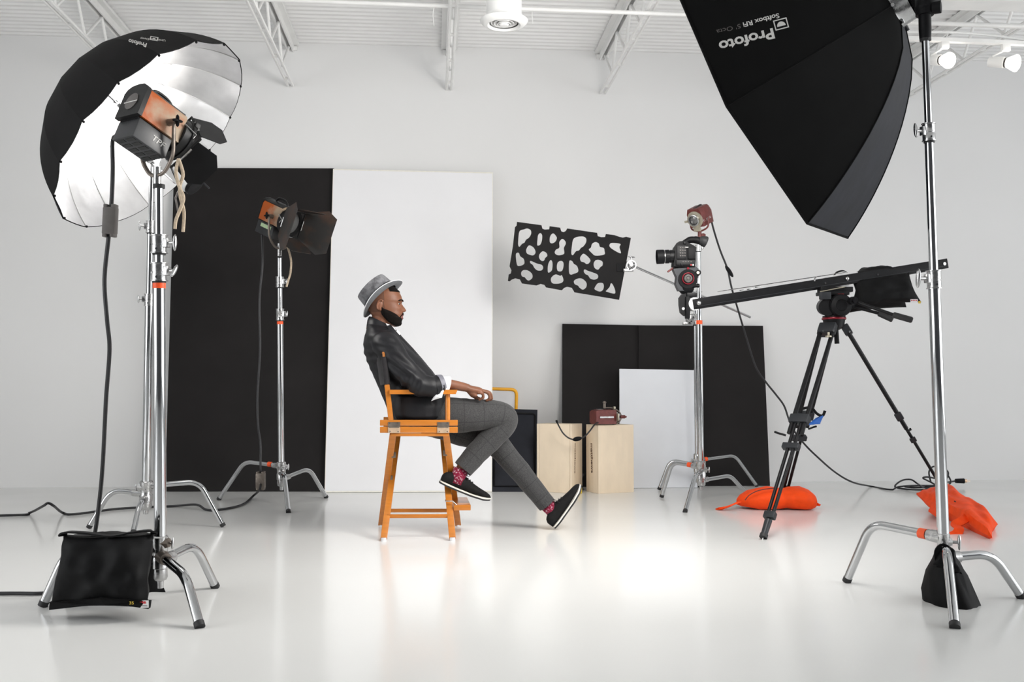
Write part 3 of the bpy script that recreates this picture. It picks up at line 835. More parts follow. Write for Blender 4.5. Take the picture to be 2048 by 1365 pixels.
# lens looks left and towards the camera, slightly down
fx = (-RGT * .60 - _h * .66 + V((0, 0, -.42))).normalized()
ly = V((0, 0, 1)).cross(fx).normalized()
Rm = Matrix((fx, ly, fx.cross(ly))).transposed().to_4x4()
RL, rlb = red_lamp('small oxblood-red lamp high on a stand, lens facing left', P(1399, 434, z4), Rm, 1.12, True)
decal('BT. JAG', rlb.bvh(), (1404, 446), (18, -11), 4.0, M_['print'], RL, offset=.01)
cdp = [P(1421, 434, z4 + .05), P(1428, 462, z4 + .05), P(1440, 500, z4), P(1452, 530, z4), P(1456, 542, z4), P(1463, 575, z4), P(1476, 620, z4 + .05), P(1494, 680, z4 + .1), P(1512, 735, z4 + .1), P(1532, 765, z4 + .1), P(1552, 790, z4 + .05), P(1568, 812, z4), P(1578, 840, z4 - .05), P(1590, 865, z4 - .1), P(1610, 890, z4 - .05), P(1632, 912, z4), P(1670, 945, z4 + .2), P(1705, 965, z4 + .35)]
cdp += [G(1740, 973, .008), G(1772, 979, .008), G(1786, 980, .008)]
cd = part('power_cord', MB().tube(catmull(cdp, 6), .0065, 8), M_['cord'], RL)
a, b = P(1455, 537, z4), P(1462, 549, z4)
part('inline_switch', MB().ell((a + b) / 2, (RGT * .017, FWD * .014, (b - a) * 1.0), 12, 9), M_['blackpl'], cd)
# coil of cord on the floor and its plug
coil = [(1786, 980), (1795, 975), (1820, 972), (1850, 970), (1872, 974), (1850, 980), (1812, 979), (1790, 974), (1803, 962), (1822, 960), (1835, 968), (1850, 976), (1880, 978), (1865, 967), (1846, 957), (1858, 955), (1880, 962), (1870, 972), (1830, 976), (1810, 974), (1835, 970), (1900, 968)]
cp = []
for i, (x, y) in enumerate(coil):
    cp.append(G(x, max(y, 972), .008 + .012 * (i % 3)) if y >= 970 else P(x, y, 7.75))
cp += [P(1885, 936, 7.78), P(1896, 945, 7.8), P(1893, 958, 7.8), P(1880, 964, 7.78), P(1895, 965, 7.8), P(1912, 962.5, 7.82)]
part('cord_coil', MB().tube(catmull(cp, 8), .0065, 7), M_['cord'], RL)
lp = [P(1862, 966, 7.8), P(1858, 945, 7.8), P(1866, 934, 7.8), P(1878, 938, 7.8), P(1884, 955, 7.8)]
part('cord_loop', MB().tube(catmull(lp, 6), .0065, 7), M_['cord'], RL)
a, b = P(1911, 962.5, 7.82), P(1928, 962.5, 7.82)
pl = part('plug', MB().cyl(a, b, .017, .020, n=14), M_['blackpl'], RL)
pf = MB().cyl(b, b + (b - a) * .3, .014, n=12)
for k in (-.006, .006): pf.box(b + (b - a) * .5 + V((0, 0, k)), (.03, .006, .003))
part('plug_pins', pf, M_['brass'], pl)

# red lamp lying on the right box, yoke to the right
zb = pix(G(1215, 985))[2]
o = P(1209, 833.5, zb - .02)
o.z = .502 + .0585
fx = (RGT * .93 + _h * .36).normalized(); ly_ = V((0, 0, -1)); Rm = Matrix((fx, ly_, fx.cross(ly_))).transposed().to_4x4()
Rm2 = Rm.to_3x3()
RL2, _ = red_lamp('small oxblood-red lamp lying on its side on the wooden box', o, Rm @ Matrix.Diagonal((1.22, 1, 1, 1)), 1.08, False)
part('paper_tag', MB(Matrix.Translation(o) @ Rm).box((-.035, -.0575, .01), (.035, .001, .05)), M_['white_pl'], RL2, 0)
cz = zb - .17
cdp = [P(1199, 845, cz + .1), P(1190, 849, cz), P(1180, 862, cz - .05), P(1170, 873, cz - .07), P(1160, 878, cz - .07), P(1150, 880, cz - .06), P(1138, 877, cz - .04), P(1127, 868, cz - .03), P(1120, 857, cz - .02), P(1113, 843, cz - .02)]
cd = part('power_cord', MB().tube(catmull(cdp, 6), .0055, 8), M_['cord'], RL2)
a, b = P(1145, 880, cz - .06), P(1164, 877, cz - .07)
part('inline_switch', MB().ell((a + b) / 2, (V((0, 0, .017)), FWD * .015, (b - a) * .5), 12, 9), M_['blackpl'], cd)
part('cord_end', MB().cyl(P(1114.5, 846, cz - .02), P(1112.6, 841, cz - .02), .008, n=8), M_['blackpl'], cd)
# cable bits between the boxes
single('cable_bundle', MB().tube(catmull([G(1158, 978, .01), P(1163, 955, 7.55), P(1167, 950, 7.6), P(1160, 965, 7.6), G(1166, 980, .02)], 6), .008, 8), M_['cord'], 'dark cable bundle in the gap between the two wooden boxes', 'cable', G(1160, 980))
single('yellow_tag', MB().box(G(1160, 981, .026), (.03, .012, .05), None, .004), M_['labelyellow'], 'small yellow tag on the cables between the wooden boxes', 'tag', G(1160, 981, .026))
# ---------------------------------------------------------------- deep silver umbrella and its flash head
def gores(c, nrm, ph, n, prof, seg=10, sub=3, scal=0.0):
    """list of point grids, one per gore; prof(u) -> (radius, axial offset behind the rim)"""
    nrm = V(nrm).normalized()
    a = nrm.cross(V((0, 0, 1))).normalized(); b = a.cross(nrm)
    a, b = a * math.cos(ph) + b * math.sin(ph), -a * math.sin(ph) + b * math.cos(ph)
    out = []
    for k in range(n):
        d0 = a * math.cos(2 * math.pi * k / n) + b * math.sin(2 * math.pi * k / n)
        d1 = a * math.cos(2 * math.pi * (k + 1) / n) + b * math.sin(2 * math.pi * (k + 1) / n)
        g = []
        for i in range(seg + 1):
            r, h = prof(i / seg)
            row = []
            for j in range(sub + 1):
                t = j / sub
                row.append(V(c) - nrm * (h - scal * 4 * t * (1 - t) * (i / seg) ** 6 * -1) + (d0 * (1 - t) + d1 * t) * r)
            g.append(row)
        out.append(g)
    return out, a, b
def sheet(g, off=V((0, 0, 0)), th=.0):
    m = MB(); n1, n2 = len(g), len(g[0])
    m.add([p + off for r in g for p in r], [(i * n2 + j, i * n2 + j + 1, (i + 1) * n2 + j + 1, (i + 1) * n2 + j) for i in range(n1 - 1) for j in range(n2 - 1)])
    return m
UC, UN, UR, UD = V((-1.5075, 5.4339, 2.1269)), V((.7329, -.1047, -.6722)).normalized(), .64, .505
UPH = R_(-9.9077)
def uprof(u, R=UR, D=UD):
    u = max(u, .0004) ** 1.5
    return R * (.45 * math.sqrt(u) + .55 * math.sqrt(1 - (1 - u) ** 2)), D * (1 - u)
t = thing('umbrella', 'big deep black umbrella with a shining silver lining', 'umbrella', UC - UN * UD)
gr, ua, ub = gores(UC, UN, UPH, 16, uprof, 18, 4, -.012)
allu = MB()
for g in gr:
    p_ = sheet(g)
    allu.add(p_.v, p_.f)
    o_ = part('canopy_panel', p_, M_['umbblack'], t, 60)
gi, _, _ = gores(UC, UN, UPH, 16, lambda u: uprof(u, UR - .006, UD - .012), 18, 4, -.012)
for g in gi: part('lining_panel', sheet(g), M_['silver'], t, 60)
for k, g in enumerate(gr):
    rib = [r[0] - (r[0] - UC + UN * (r[0] - UC).dot(-UN)).normalized() * .009 for r in g]
    r_ = part('rib', MB().tube(rib[1:], .0032, 6), M_['white_pl'], t)
    part('rib_tip', MB().ell(rib[-1] + UN * .004, (V((.007, 0, 0)), V((0, .007, 0)), V((0, 0, .007))), 8, 6), M_['blackpl'], r_)
    mid = rib[9]
    part('strut', MB().cyl(mid, UC - UN * (UD - .24), .0022, n=6), M_['white_pl'], r_)
part('shaft', MB().cyl(UC - UN * (UD + .02), UC + UN * .42, .0045, n=10), M_['darkgrey'], t)
part('ferrule', MB().cyl(UC - UN * (UD + .03), UC - UN * (UD - .02), .012, n=12), M_['blackm'], t)
part('runner', MB().cyl(UC - UN * (UD - .21), UC - UN * (UD - .27), .012, n=12), M_['blackpl'], t)
# print on the crown (outside)
ubv = allu.bvh()
decal('Profoto', ubv, (294, 87.5), (-36, -9), 8, M_['print'], t, offset=.03)
decal('Umbrella Deep', ubv, (331, 80), (-50, -4.5), 4.0, M_['print'], t, offset=.01)
lg = MB()
decal2d([V((x, y, 0)) for x, y in ((0, 0), (1, 0), (1, .75), (0, .75), (.12, .12), (.88, .12), (.88, .63), (.12, .63))], [(0, 1, 5, 4), (1, 2, 6, 5), (2, 3, 7, 6), (3, 0, 4, 7)], ubv, (315, 83), (-16, -3), (3, -10), lg)
decal2d([V((x, y, 0)) for x, y in ((.25, .25), (.75, .25), (.6, .5), (.4, .5))], [(0, 1, 2, 3)], ubv, (315, 83), (-16, -3), (3, -10), lg)
part('logo_mark', lg, M_['print'], t, 0)

# flash head pointing into it
HS = UC + UN * .10 - V((0, 0, .055))
t = thing('flash_head', 'white flash head firing into the silver umbrella', 'flash head', HS)
q = lambda d: HS + UN * d
part('casing', MB().lathe(HS, UN, [(.052, 0), (.058, .01), (.060, .02), (.060, .10), (.064, .11), (.064, .19), (.058, .20)], 28), M_['white_pl'], t)
part('flash_glass', MB().lathe(HS, -UN, [(.05, -.002), (.048, .03), (.03, .05), (.001, .055)], 24), M_['flash'], t)
part('rear_cap', MB().lathe(HS, UN, [(.055, .20), (.06, .203), (.058, .222), (.04, .226)], 24), M_['blackpl'], t)
sd = UN.cross(V((0, 0, 1))).normalized(); u2 = sd.cross(UN)
for i in range(5):
    for j in range(3):
        an = R_(200 + j * 14)
        rd = sd * math.cos(an) + u2 * math.sin(an)
        part('vent_slot', MB().box(q(.03 + i * .014) + rd * .0598, (.008, .010, .003), (UN, UN.cross(rd), rd)), M_['rubber'], t, 0)
tp = AX2.at(336)
br = MB().tube(roundpoly([tp - V((0, 0, .01)), tp + V((0, 0, .04)), q(.12) - u2 * .055], .02, 4), .013, 10)
part('tilt_bracket', br, M_['steel'], t)
part('bracket_knob', MB().cyl(tp + V((0, 0, .035)) - FWD * .012, tp + V((0, 0, .035)) - FWD * .04, .017, n=14), M_['steel'], t)
part('lever', MB().tube([q(.16) - u2 * .06, q(.18) - u2 * .12, q(.25) - u2 * .17], .006, 8), M_['grey'], t)
ld = bpy.data.lights.new('flash_light', 'SPOT'); ld.energy = STROBE_POWER; ld.color = (1, .965, .92); ld.spot_size = R_(125); ld.spot_blend = 1.0; ld.shadow_soft_size = .05
lo = bpy.data.objects.new('flash_light', ld); COL.objects.link(lo); lo.parent = t
lo.location = -UN * .062
lo.rotation_euler = (-UN).to_track_quat('-Z', 'Y').to_euler()

# ---------------------------------------------------------------- large octagonal softbox
SC, SN = V((1.3393, 3.9395, 2.0419)), V((-.7299, .5755, -.3689)).normalized()
SR, SD, SPH = .75, .5628, 2.7838
def sprof(u):
    f = .50 * math.sqrt(1 - (1 - u) ** 2) + .50 * u
    return .085 + (SR - .085) * f, SD * (1 - u)
SB = SC - SN * SD
t = thing('softbox', 'huge black octagonal softbox hanging in from the upper right', 'softbox', SB)
# vertex k sits at angle k*45 degrees + phase in the (a, b) frame of the surveyed octagon
sn = SN; a0 = sn.cross(V((0, 0, 1))).normalized(); b0 = a0.cross(sn)
gs, sa, sb_ = gores(SC, SN, SPH, 8, sprof, 16, 6)
alls = MB()
for k, g in enumerate(gs):
    p_ = sheet(g)
    alls.add(p_.v, p_.f)
    part('fabric_panel', p_, M_['sblit_tray'] if k == 2 else M_['sbblack'], t, 60)  # one panel painted lighter and bluer, as if lit
gsi, _, _ = gores(SC, SN, SPH, 8, lambda u: (sprof(u)[0] * .95 - .004, sprof(u)[1] * .98), 10, 4)
for g in gsi: part('lining_panel', sheet(g), M_['silk'], t, 60)
for g in gs:
    part('seam', MB().tube([r[0] for r in g], .0035, 6), M_['sbblack'], t)
    part('rim_edge', MB().tube([g[-1][0], g[-1][-1]], .005, 6), M_['sbblack'], t)
dv = [SC - SN * .045 + (g[-1][0] - SC) * .955 for g in gs]
part('diffuser', MB().add([SC - SN * .045] + dv, [(0, i + 1, (i + 1) % 8 + 1) for i in range(8)]), M_['diff'], t, 0)
ld = bpy.data.lights.new('softbox_light', 'AREA'); ld.shape = 'DISK'; ld.size = 1.25; ld.energy = SOFTBOX_POWER; ld.color = (1, .975, .94)
lo = bpy.data.objects.new('softbox_light', ld); COL.objects.link(lo); lo.parent = t
lo.location = SC - SN * .035 - SB
lo.rotation_euler = SN.to_track_quat('-Z', 'Y').to_euler()
sbv = alls.bvh()
decal('Profoto', sbv, (1545, 57), (-109, 28), 21, M_['print'], t, offset=.028)
decal('Softbox RFi', sbv, (1557, 27), (-72, 19), 9.5, M_['print'], t, offset=.02)
decal("5' Octa", sbv, (1480, 48), (-48, 12.5), 9.0, M_['grey'], t, offset=.0)
lg = MB()
o2, e1, e2 = (1577, 53), (-27, 7), (-5.5, -20)
o2 = (1578, 55)
decal2d([V((x, y, 0)) for x, y in ((0, 0), (1, 0), (1, 1), (0, 1), (.08, .1), (.92, .1), (.92, .9), (.08, .9))], [(0, 1, 5, 4), (1, 2, 6, 5), (2, 3, 7, 6), (3, 0, 4, 7)], sbv, o2, e1, (-e2[0] * -1, e2[1]), lg)
half = [V((.5 + .32 * math.cos(math.pi * i / 10), .3 + .45 * math.sin(math.pi * i / 10), 0)) for i in range(11)]
decal2d(half, [tuple(range(11))], sbv, (1578, 55), e1, (e2[0], e2[1]), lg)
part('logo_mark', lg, M_['print'], t, 0)
# speed ring and the flash head behind it
part('speed_ring', MB().lathe(SB, -SN, [(.10, -.025), (.105, -.01), (.098, .0), (.094, .05), (.088, .055)], 36), M_['steel'], t)
for k in range(8):
    dd = sa * math.cos(k * math.pi / 4) + sb_ * math.sin(k * math.pi / 4)
    part('rod_socket', MB().cyl(SB + dd * .098, SB + dd * .118, .007, n=8), M_['steel'], t)
HB = SB - SN * .055
mt = AX5.at(58)
t = thing('flash_head', 'black flash head behind the softbox, on the tall right stand', 'flash head', HB)
part('casing', MB().lathe(HB, -SN, [(.094, 0), (.10, .006), (.10, .02), (.088, .022), (.088, .03), (.094, .034), (.094, .05), (.080, .055), (.075, .10), (.078, .12), (.078, .36), (.06, .38)], 32), M_['blackpl'], t)
bk = MB().lathe(mt - V((0, 0, .005)), V((0, 0, 1)), [(.020, -.03), (.022, 0), (.022, .055), (.03, .065), (.035, .085)], 20)
part('stand_socket', bk, M_['blackpl'], t)
j = HB - SN * .20
part('tilt_bracket', MB().tube([mt + V((0, 0, .05)), mt + V((0, 0, .10)), j], [.032, .038, .05], 14), M_['blackpl'], t)
part('bracket_knob', MB().cyl(mt + V((0, 0, .07)) + RGT * .02 - FWD * .02, mt + V((0, 0, .07)) + RGT * .045 - FWD * .035, .022, n=14), M_['blackpl'], t)
part('handle', MB().tube([j + RGT * .02 + V((0, 0, .02)), j + RGT * .14 + V((0, 0, .04))], .012, 10), M_['blackpl'], t)
# ---------------------------------------------------------------- perforated black board (cookie) on its arm
cz = 7.25
def CK(x, y, z=cz): return P(980 + x * .16602, 420 + y * .16602, z)
cookie_out = [(325,145),(620,185),(632,228),(660,238),(712,235),(718,198),(845,215),(858,258),(885,270),(912,255),(930,225),(1290,278),(1298,318),(1340,330),(1385,328),(1395,292),(1500,305),(1555,325),(1600,335),(1640,325),(1697,340),(1555,1085),(1018,995),(985,940),(930,928),(895,940),(865,970),(675,935),(655,905),(610,893),(560,912),(385,888),(360,840),(305,825),(255,845),(240,862),(215,858),(225,780),(250,768),(258,730),(235,680),(275,440),(300,210),(320,190)]
cookie_holes = [[(355,260),(410,235),(450,225),(490,245),(495,290),(470,335),(435,360),(415,395),(385,412),(355,445),(340,425),(340,370)],
[(605,280),(628,305),(625,370),(605,420),(570,428),(572,360),(580,305)],[(760,283),(795,315),(805,345),(785,385),(745,405),(720,385),(725,320)],
[(870,350),(905,375),(912,410),(890,460),(892,530),(820,548),(780,520),(795,480),(835,455),(835,390)],
[(1010,345),(1105,320),(1155,340),(1158,390),(1125,440),(1095,460),(1070,490),(1035,500),(1000,545),(980,530),(985,450)],
[(1270,388),(1310,405),(1325,445),(1370,460),(1380,495),(1375,540),(1270,552),(1230,525),(1190,480),(1215,455),(1230,410)],
[(1470,398),(1570,410),(1560,450),(1578,515),(1560,522),(1490,485),(1445,450),(1440,420)],[(475,428),(520,450),(545,490),(545,525),(515,550),(450,530),(435,490),(450,450)],
[(645,500),(680,520),(690,555),(665,580),(650,612),(620,615),(592,580),(595,540),(620,508)],[(345,518),(365,560),(405,590),(415,640),(395,665),(345,678),(322,650),(312,535)],
[(490,615),(560,645),(625,665),(640,700),(620,730),(570,730),(535,700),(515,665),(485,640)],[(730,605),(752,635),(748,720),(720,752),(697,748),(700,660)],
[(860,615),(885,640),(882,700),(860,740),(815,735),(805,680),(820,630)],[(955,620),(990,618),(1010,650),(1050,680),(1062,745),(1000,775),(970,780),(952,750)],
[(1130,528),(1175,560),(1210,605),(1195,640),(1165,655),(1135,635),(1095,620),(1085,580),(1105,545)],[(1310,602),(1355,625),(1355,670),(1330,690),(1300,722),(1260,700),(1248,650),(1270,610)],
[(1140,718),(1180,735),(1240,755),(1295,780),(1300,820),(1260,842),(1210,830),(1180,790),(1150,775),(1130,745)],[(400,728),(455,730),(505,770),(510,820),(470,852),(440,840),(420,815),(385,800),(375,760)],
[(790,778),(845,795),(865,788),(885,850),(850,885),(765,890),(735,860),(740,815)],[(1060,828),(1110,830),(1160,875),(1160,930),(1120,962),(1080,940),(1060,915),(1020,895),(1012,855)],
[(1300,885),(1355,882),(1372,915),(1360,965),(1320,985),(1262,960),(1265,930)],[(1455,888),(1475,895),(1505,960),(1500,1010),(1400,985),(1405,970),(1440,930)]]
cu = bpy.data.curves.new('cookie', 'CURVE'); cu.dimensions = '2D'; cu.fill_mode = 'BOTH'; cu.extrude = .0035
ksc = cz * .16602 / FPX
for lp_ in [cookie_out] + [[(p.x, p.y) for p in catmull([V((x, y, 0)) for x, y in h], 4, True)] for h in cookie_holes]:
    sp = cu.splines.new('POLY'); sp.points.add(len(lp_) - 1); sp.use_cyclic_u = True
    for i, (x, y) in enumerate(lp_): sp.points[i].co = ((x - 960) * ksc, -(y - 615) * ksc, 0, 1)
co = bpy.data.objects.new('cookie', cu); COL.objects.link(co)
me = bpy.data.meshes.new_from_object(co.evaluated_get(bpy.context.evaluated_depsgraph_get()))
cm = MB(); Mx = Matrix.Translation(CK(960, 615)) @ Matrix((RGT, UP, -FWD)).transposed().to_4x4()
cm.add([Mx @ v.co for v in me.vertices], [tuple(p.vertices) for p in me.polygons])
bpy.data.objects.remove(co); bpy.data.meshes.remove(me); bpy.data.curves.remove(cu)
t = thing('cutout_board', 'black plywood board cut with irregular holes, held out on a rod', 'cutout board', CK(960, 615))
part('plywood', cm, mat('chipped_black_ply', (.010, .0095, .010), .65, spec=.2, col2=(.014, .013, .013), thr=(.3, .7), scale=9), t, 0)
tape = MB().box(CK(1580, 695, cz - .008), (.062, .058, .006), (RGT, UP, FWD))
part('tape_patch', tape, M_['blackpl'], t, 0)
# grip head and rod
rodA, rodB = P(1266, 532, cz), P(1501, 635, pix(B4b)[2] - .12)
t = thing('grip_arm', 'chrome grip arm reaching from the rear stand to the cutout board', 'grip arm', rodA)
part('rod', MB().cyl(rodA, rodB, .0085, n=12), M_['chrome'], t)
def grip(cx, cy, z, tt, flip=1):
    c = P(cx, cy, z)
    g = part('grip_head', MB().cyl(c + FWD * .02, c - FWD * .022, .036, n=20), M_['steel'], tt)
    part('jaw', MB().box(c + V((0, 0, -.035)) - RGT * .02, (.075, .03, .022), (RGT, FWD, V((0, 0, 1))), .004), M_['steel'], g)
    part('face_disc', MB().lathe(c - FWD * .022, -FWD, [(.03, 0), (.03, .008), (.012, .012), (.001, .012)], 20), M_['steel'], g)
    part('jaw', MB().box(c + V((0, 0, .005)) - RGT * .01, (.05, .035, .05), (RGT, FWD, V((0, 0, 1))), .006), M_['steel'], g)
    for dx, dz in ((-.02, .0), (.0, -.02), (.016, .012), (-.012, -.03)):
        part('bolt', MB().cyl(c + RGT * dx + V((0, 0, dz)) - FWD * .02, c + RGT * dx + V((0, 0, dz)) - FWD * .036, .006, n=10), M_['darkgrey'], g)
    k = MB(); wing(k, c + V((0, 0, .03)), V((.1, 0, 1)), .032, 0)
    part('locking_knob', k, M_['steel'], g)
grip(1262, 531, cz - .01, t)
grip(1397, 600, pix(B4b)[2] - .05, t)
grip(1381, 638, pix(B4b)[2] - .05, t)

# ---------------------------------------------------------------- jib arm, tripod, fluid heads, camera
zj = 5.72
def Z(x, y, dz=0.0): return P(1280 + x * .20505, 380 + y * .20505, zj + dz)      # survey of the camera end
ks = .20505 * zj / FPX                                                          # metres per survey unit
up = V((0, 0, 1)); RU = RGT
VX, VY, VZ = RGT, V((-RGT.y, RGT.x, 0)), up
# --- tripod
apx = P(1668, 640, 5.88)
feet3 = [G(1525, 1080), G(1563, 1012), G(1914, 1026)]
hubc = V((apx.x, apx.y, apx.z + .0))
t = thing('tripod', 'black video tripod standing on orange sandbags', 'tripod', V((hubc.x, hubc.y, 0)))
part('bowl', MB().lathe(hubc, up, [(.03, -.06), (.055, -.045), (.062, -.01), (.066, .012), (.066, .022), (.05, .024)], 28), M_['blackm'], t)
part('bowl_ring', MB().lathe(hubc, up, [(.068, .0), (.070, .003), (.070, .010), (.068, .013)], 28, (False, False)), M_['red'], t)
part('bowl_clamp_grip', MB().cyl(P(1672, 655, 5.86), P(1674, 688, 5.86), .013, .014, n=14), M_['blackpl'], t)
for i, F in enumerate(feet3):
    o = V((F.x - hubc.x, F.y - hubc.y, 0)).normalized()
    s = V((-o.y, o.x, 0))
    if i == 2: s = V((2.8, 5.8, 0)).normalized()      # this pair of tubes stands edge-on
    T = hubc + o * .075 + V((0, 0, -.03))
    dn = (F - T).normalized(); L = (F - T).length
    nrm = s.cross(dn).normalized()
    part('shoulder', MB().box(T + dn * .035, (.100, .045, .070), (s, nrm, dn), .008), M_['darkgrey'], t)
    up_w = .038
    for e in (-1, 1):
        part('upper_leg_tube', MB().cyl(T + dn * .05 + s * e * up_w, T + dn * (L * .54) + s * e * up_w * .95, .0125, n=14), M_['blackm'], t)
        part('lower_leg_tube', MB().cyl(T + dn * (L * .46) + s * e * .017, T + dn * (L * .90) + s * e * .014, .0095, n=14), M_['blackm'], t)
    part('leg_clamp', MB().box(T + dn * (L * .475), (.108, .042, .055), (s, nrm, dn), .006), M_['darkgrey'], t)
    part('leg_clamp', MB().box(T + dn * (L * .60), (.095, .036, .034), (s, nrm, dn), .005), M_['darkgrey'], t)
    part('clamp_lever', MB().tube([T + dn * (L * .55) - s * .05, T + dn * (L * .55) - s * .09 - nrm * .02, T + dn * (L * .545) - s * .11 - nrm * .02], .006, 8), M_['blackpl'], t)
    part('foot_block', MB().box(T + dn * (L * .90), (.062, .034, .04), (s, nrm, dn), .006), M_['darkgrey'], t)
    ft = part('foot', MB().cyl(T + dn * (L * .92), F - dn * .025, .020, .017, n=14), M_['darkgrey'], t)
    part('foot_tip', MB().cyl(F - dn * .032, F - dn * .012, .021, n=14), M_['rubber'], ft)
    part('spike', MB().cyl(F - dn * .015, F, .004, .002, n=8), M_['steel'], ft)
    for e in (-1, 1): part('bolt', MB().cyl(T + dn * .05 + s * e * .03 - FWD * .02, T + dn * .05 + s * e * .03 - FWD * .033, .006, n=10), M_['steel'], t)
part('lock_knob', MB().lathe(P(1657, 665, 5.72), V((0, 0, -1)), [(.006, 0), (.006, .018), (.018, .02), (.018, .028), (.005, .03)], 16), M_['lampcream'], t)
blu = MB().pillow([P(1612, 852, 5.68), P(1640, 849, 5.7), P(1650, 828, 5.75), P(1632, 836, 5.72)], .02, 6, 5, .01, 3)
single('blue_cloth', blu, M_['blue'], 'small blue cloth strap tucked behind the tripod leg clamp', 'cloth', P(1632, 840, 5.7))
single('black_strap', MB().tube(catmull([P(1605, 818, 5.72), P(1622, 816, 5.72), P(1634, 828, 5.72), P(1645, 832, 5.74), P(1650, 822, 5.74)], 5), .008, 8), M_['blackfab'], 'black leg strap sticking out behind the tripod clamp', 'strap', P(1622, 816, 5.72))

# --- fluid head on the tripod
hz = 5.86
t = thing('fluid_head', 'black fluid head with two pan handles on the tripod', 'tripod head', hubc + V((0, 0, .025)))
part('half_ball', MB().lathe(hubc, up, [(.05, .022), (.056, .03), (.052, .05), (.045, .06)], 24), M_['blackm'], t)
hc = P(1672, 612, hz)
part('pan_drum', MB().lathe(V((hc.x, hc.y, hubc.z + .055)), up, [(.05, 0), (.055, .01), (.055, .055), (.048, .06)], 28), M_['blackpl'], t)
part('tilt_drum', MB().cyl(P(1682, 611, hz - .07), P(1668, 609, hz + .07), .066, .066, n=32), M_['blackpl'], t)
part('tilt_cap', MB().lathe(P(1682, 611, hz - .07), -FWD, [(.064, 0), (.06, .012), (.035, .018), (.03, .012), (.001, .012)], 28), M_['blackm'], t)
part('side_drum', MB().cyl(P(1655, 615, hz - .05), P(1650, 614, hz + .05), .050, n=28), M_['blackm'], t)
part('camera_plate', MB().box(P(1665, 588, hz), (.17, .10, .022), (VX, VY, VZ), .005), M_['blackm'], t)
part('plate_clamp', MB().box(P(1650, 592, hz - .06), (.065, .03, .045), (VX, VY, VZ), .006), M_['darkgrey'], t)
part('label_plate', MB().box(P(1682, 589.5, hz - .058), (.034, .004, .008), (VX, VY, VZ)), M_['labelred'], t, 0)
for a_, b_, c_, w_ in ((P(1706, 602, hz - .12), P(1786, 630, hz - .22), P(1825, 641, hz - .27), .013), (P(1700, 612, hz + .1), P(1757, 627, hz + .05), P(1786, 640, hz + .02), .012)):
    h_ = part('pan_handle', MB().tube([P(1695, 606, hz - .05 if w_ > .0125 else hz + .05), a_, b_, c_], .010, 10), M_['blackm'], t)
    part('grip_sleeve', MB().tube([b_, b_ + (c_ - b_) * .05, c_ - (c_ - b_) * .06, c_], [.014, .0175, .018, .013], 14), M_['rubber'], h_)
    part('rosette', MB().cyl(a_ - FWD * .02, a_ + FWD * .02, .024, n=18), M_['blackm'], h_)
    part('rosette_knob', MB().cyl(a_ - FWD * .02, a_ - FWD * .045, .014, n=12), M_['blackpl'], h_)

# --- jib arm: two parallel rectangular tubes with cheek discs
ja, jb = P(1378, 611, zj - .0), P(1884, 529, 6.15)
jd = (jb - ja).normalized()
jn = V((-jd.y, jd.x, 0)).normalized()
ju = jn.cross(jd) * -1
if ju.z < 0: ju = -ju
t = thing('jib_arm', 'long black camera jib balanced on the tripod', 'jib arm', (ja + jb) / 2)
wtube = .060
L = (jb - ja).length
for e in (-1, 1):
    part('arm_tube', MB().box((ja + jb) / 2 + jn * e * .045, (L, .022, wtube), (jd, jn, ju), .003), M_['blackpl'], t)
    part('edge_trim', MB().box((ja + jb) / 2 + jn * e * .045 - jn * .012 - ju * .014, (L * .99, .002, .002), (jd, jn, ju)), M_['darkgrey'], t, 0)
    part('tension_wire', MB().cyl(ja + (jb - ja) * .12 + ju * .052 + jn * e * .03, ja + (jb - ja) * .60 + ju * .045 + jn * e * .03, .0018, n=6), M_['steel'], t)
def disc(p, r, th, m, nm, cap=True):
    q = part(nm, MB().cyl(p - jn * th / 2, p + jn * th / 2, r, n=32), m, t)
    part('axle_bolt', MB().lathe(p - jn * (.045 + .015), -jn, [(.012, 0), (.012, .005), (.006, .010), (.001, .011)], 16), M_['steel'], q)
disc(P(1382.5, 609.5, zj) - jn * .042, .0375, .018, M_['white_pl'], 'end_disc')
disc(P(1683, 560, pix(ja + (jb - ja) * .6)[2]), .047, .055, M_['white_pl'], 'pivot_disc')
disc(P(1683, 558, pix(ja + (jb - ja) * .6)[2] + .02), .052, .02, M_['blackpl'], 'brake_disc')
disc(P(1652, 570, pix(ja + (jb - ja) * .53)[2] + .02), .042, .02, M_['blackpl'], 'brake_disc')
for fx_, fy_ in ((.50, 0), (.71, 0), (.985, 0)):
    q = ja + (jb - ja) * fx_ - jn * .057
    part('bolt_hole' if fx_ < .9 else 'axle_bolt', MB().cyl(q + jn * .002, q - jn * .0015, .006 if fx_ < .9 else .010, n=12), M_['rubber'] if fx_ < .9 else M_['steel'], t)
part('mount_block', MB().box(P(1670, 580, 5.87), (.19, .075, .03), (VX, VY, VZ), .004), M_['blackm'], t)
part('mount_rod', MB().cyl(P(1640, 584, 5.80), P(1690, 574, 5.80), .003, n=8), M_['lampcream'], t)
part('stop_pin', MB().tube([P(1629, 563, 5.84), P(1629.5, 557, 5.84), P(1632, 554.5, 5.84)], .004, 8), M_['steel'], t)
for i, (x, y) in enumerate(((1485, 580.5), (1500, 578.5), (1516, 574))):
    part('cable_clip', MB().box(P(x, y, 5.76), (.03, .02, .006), (jd, jn, ju), .002), M_['steel'], t)
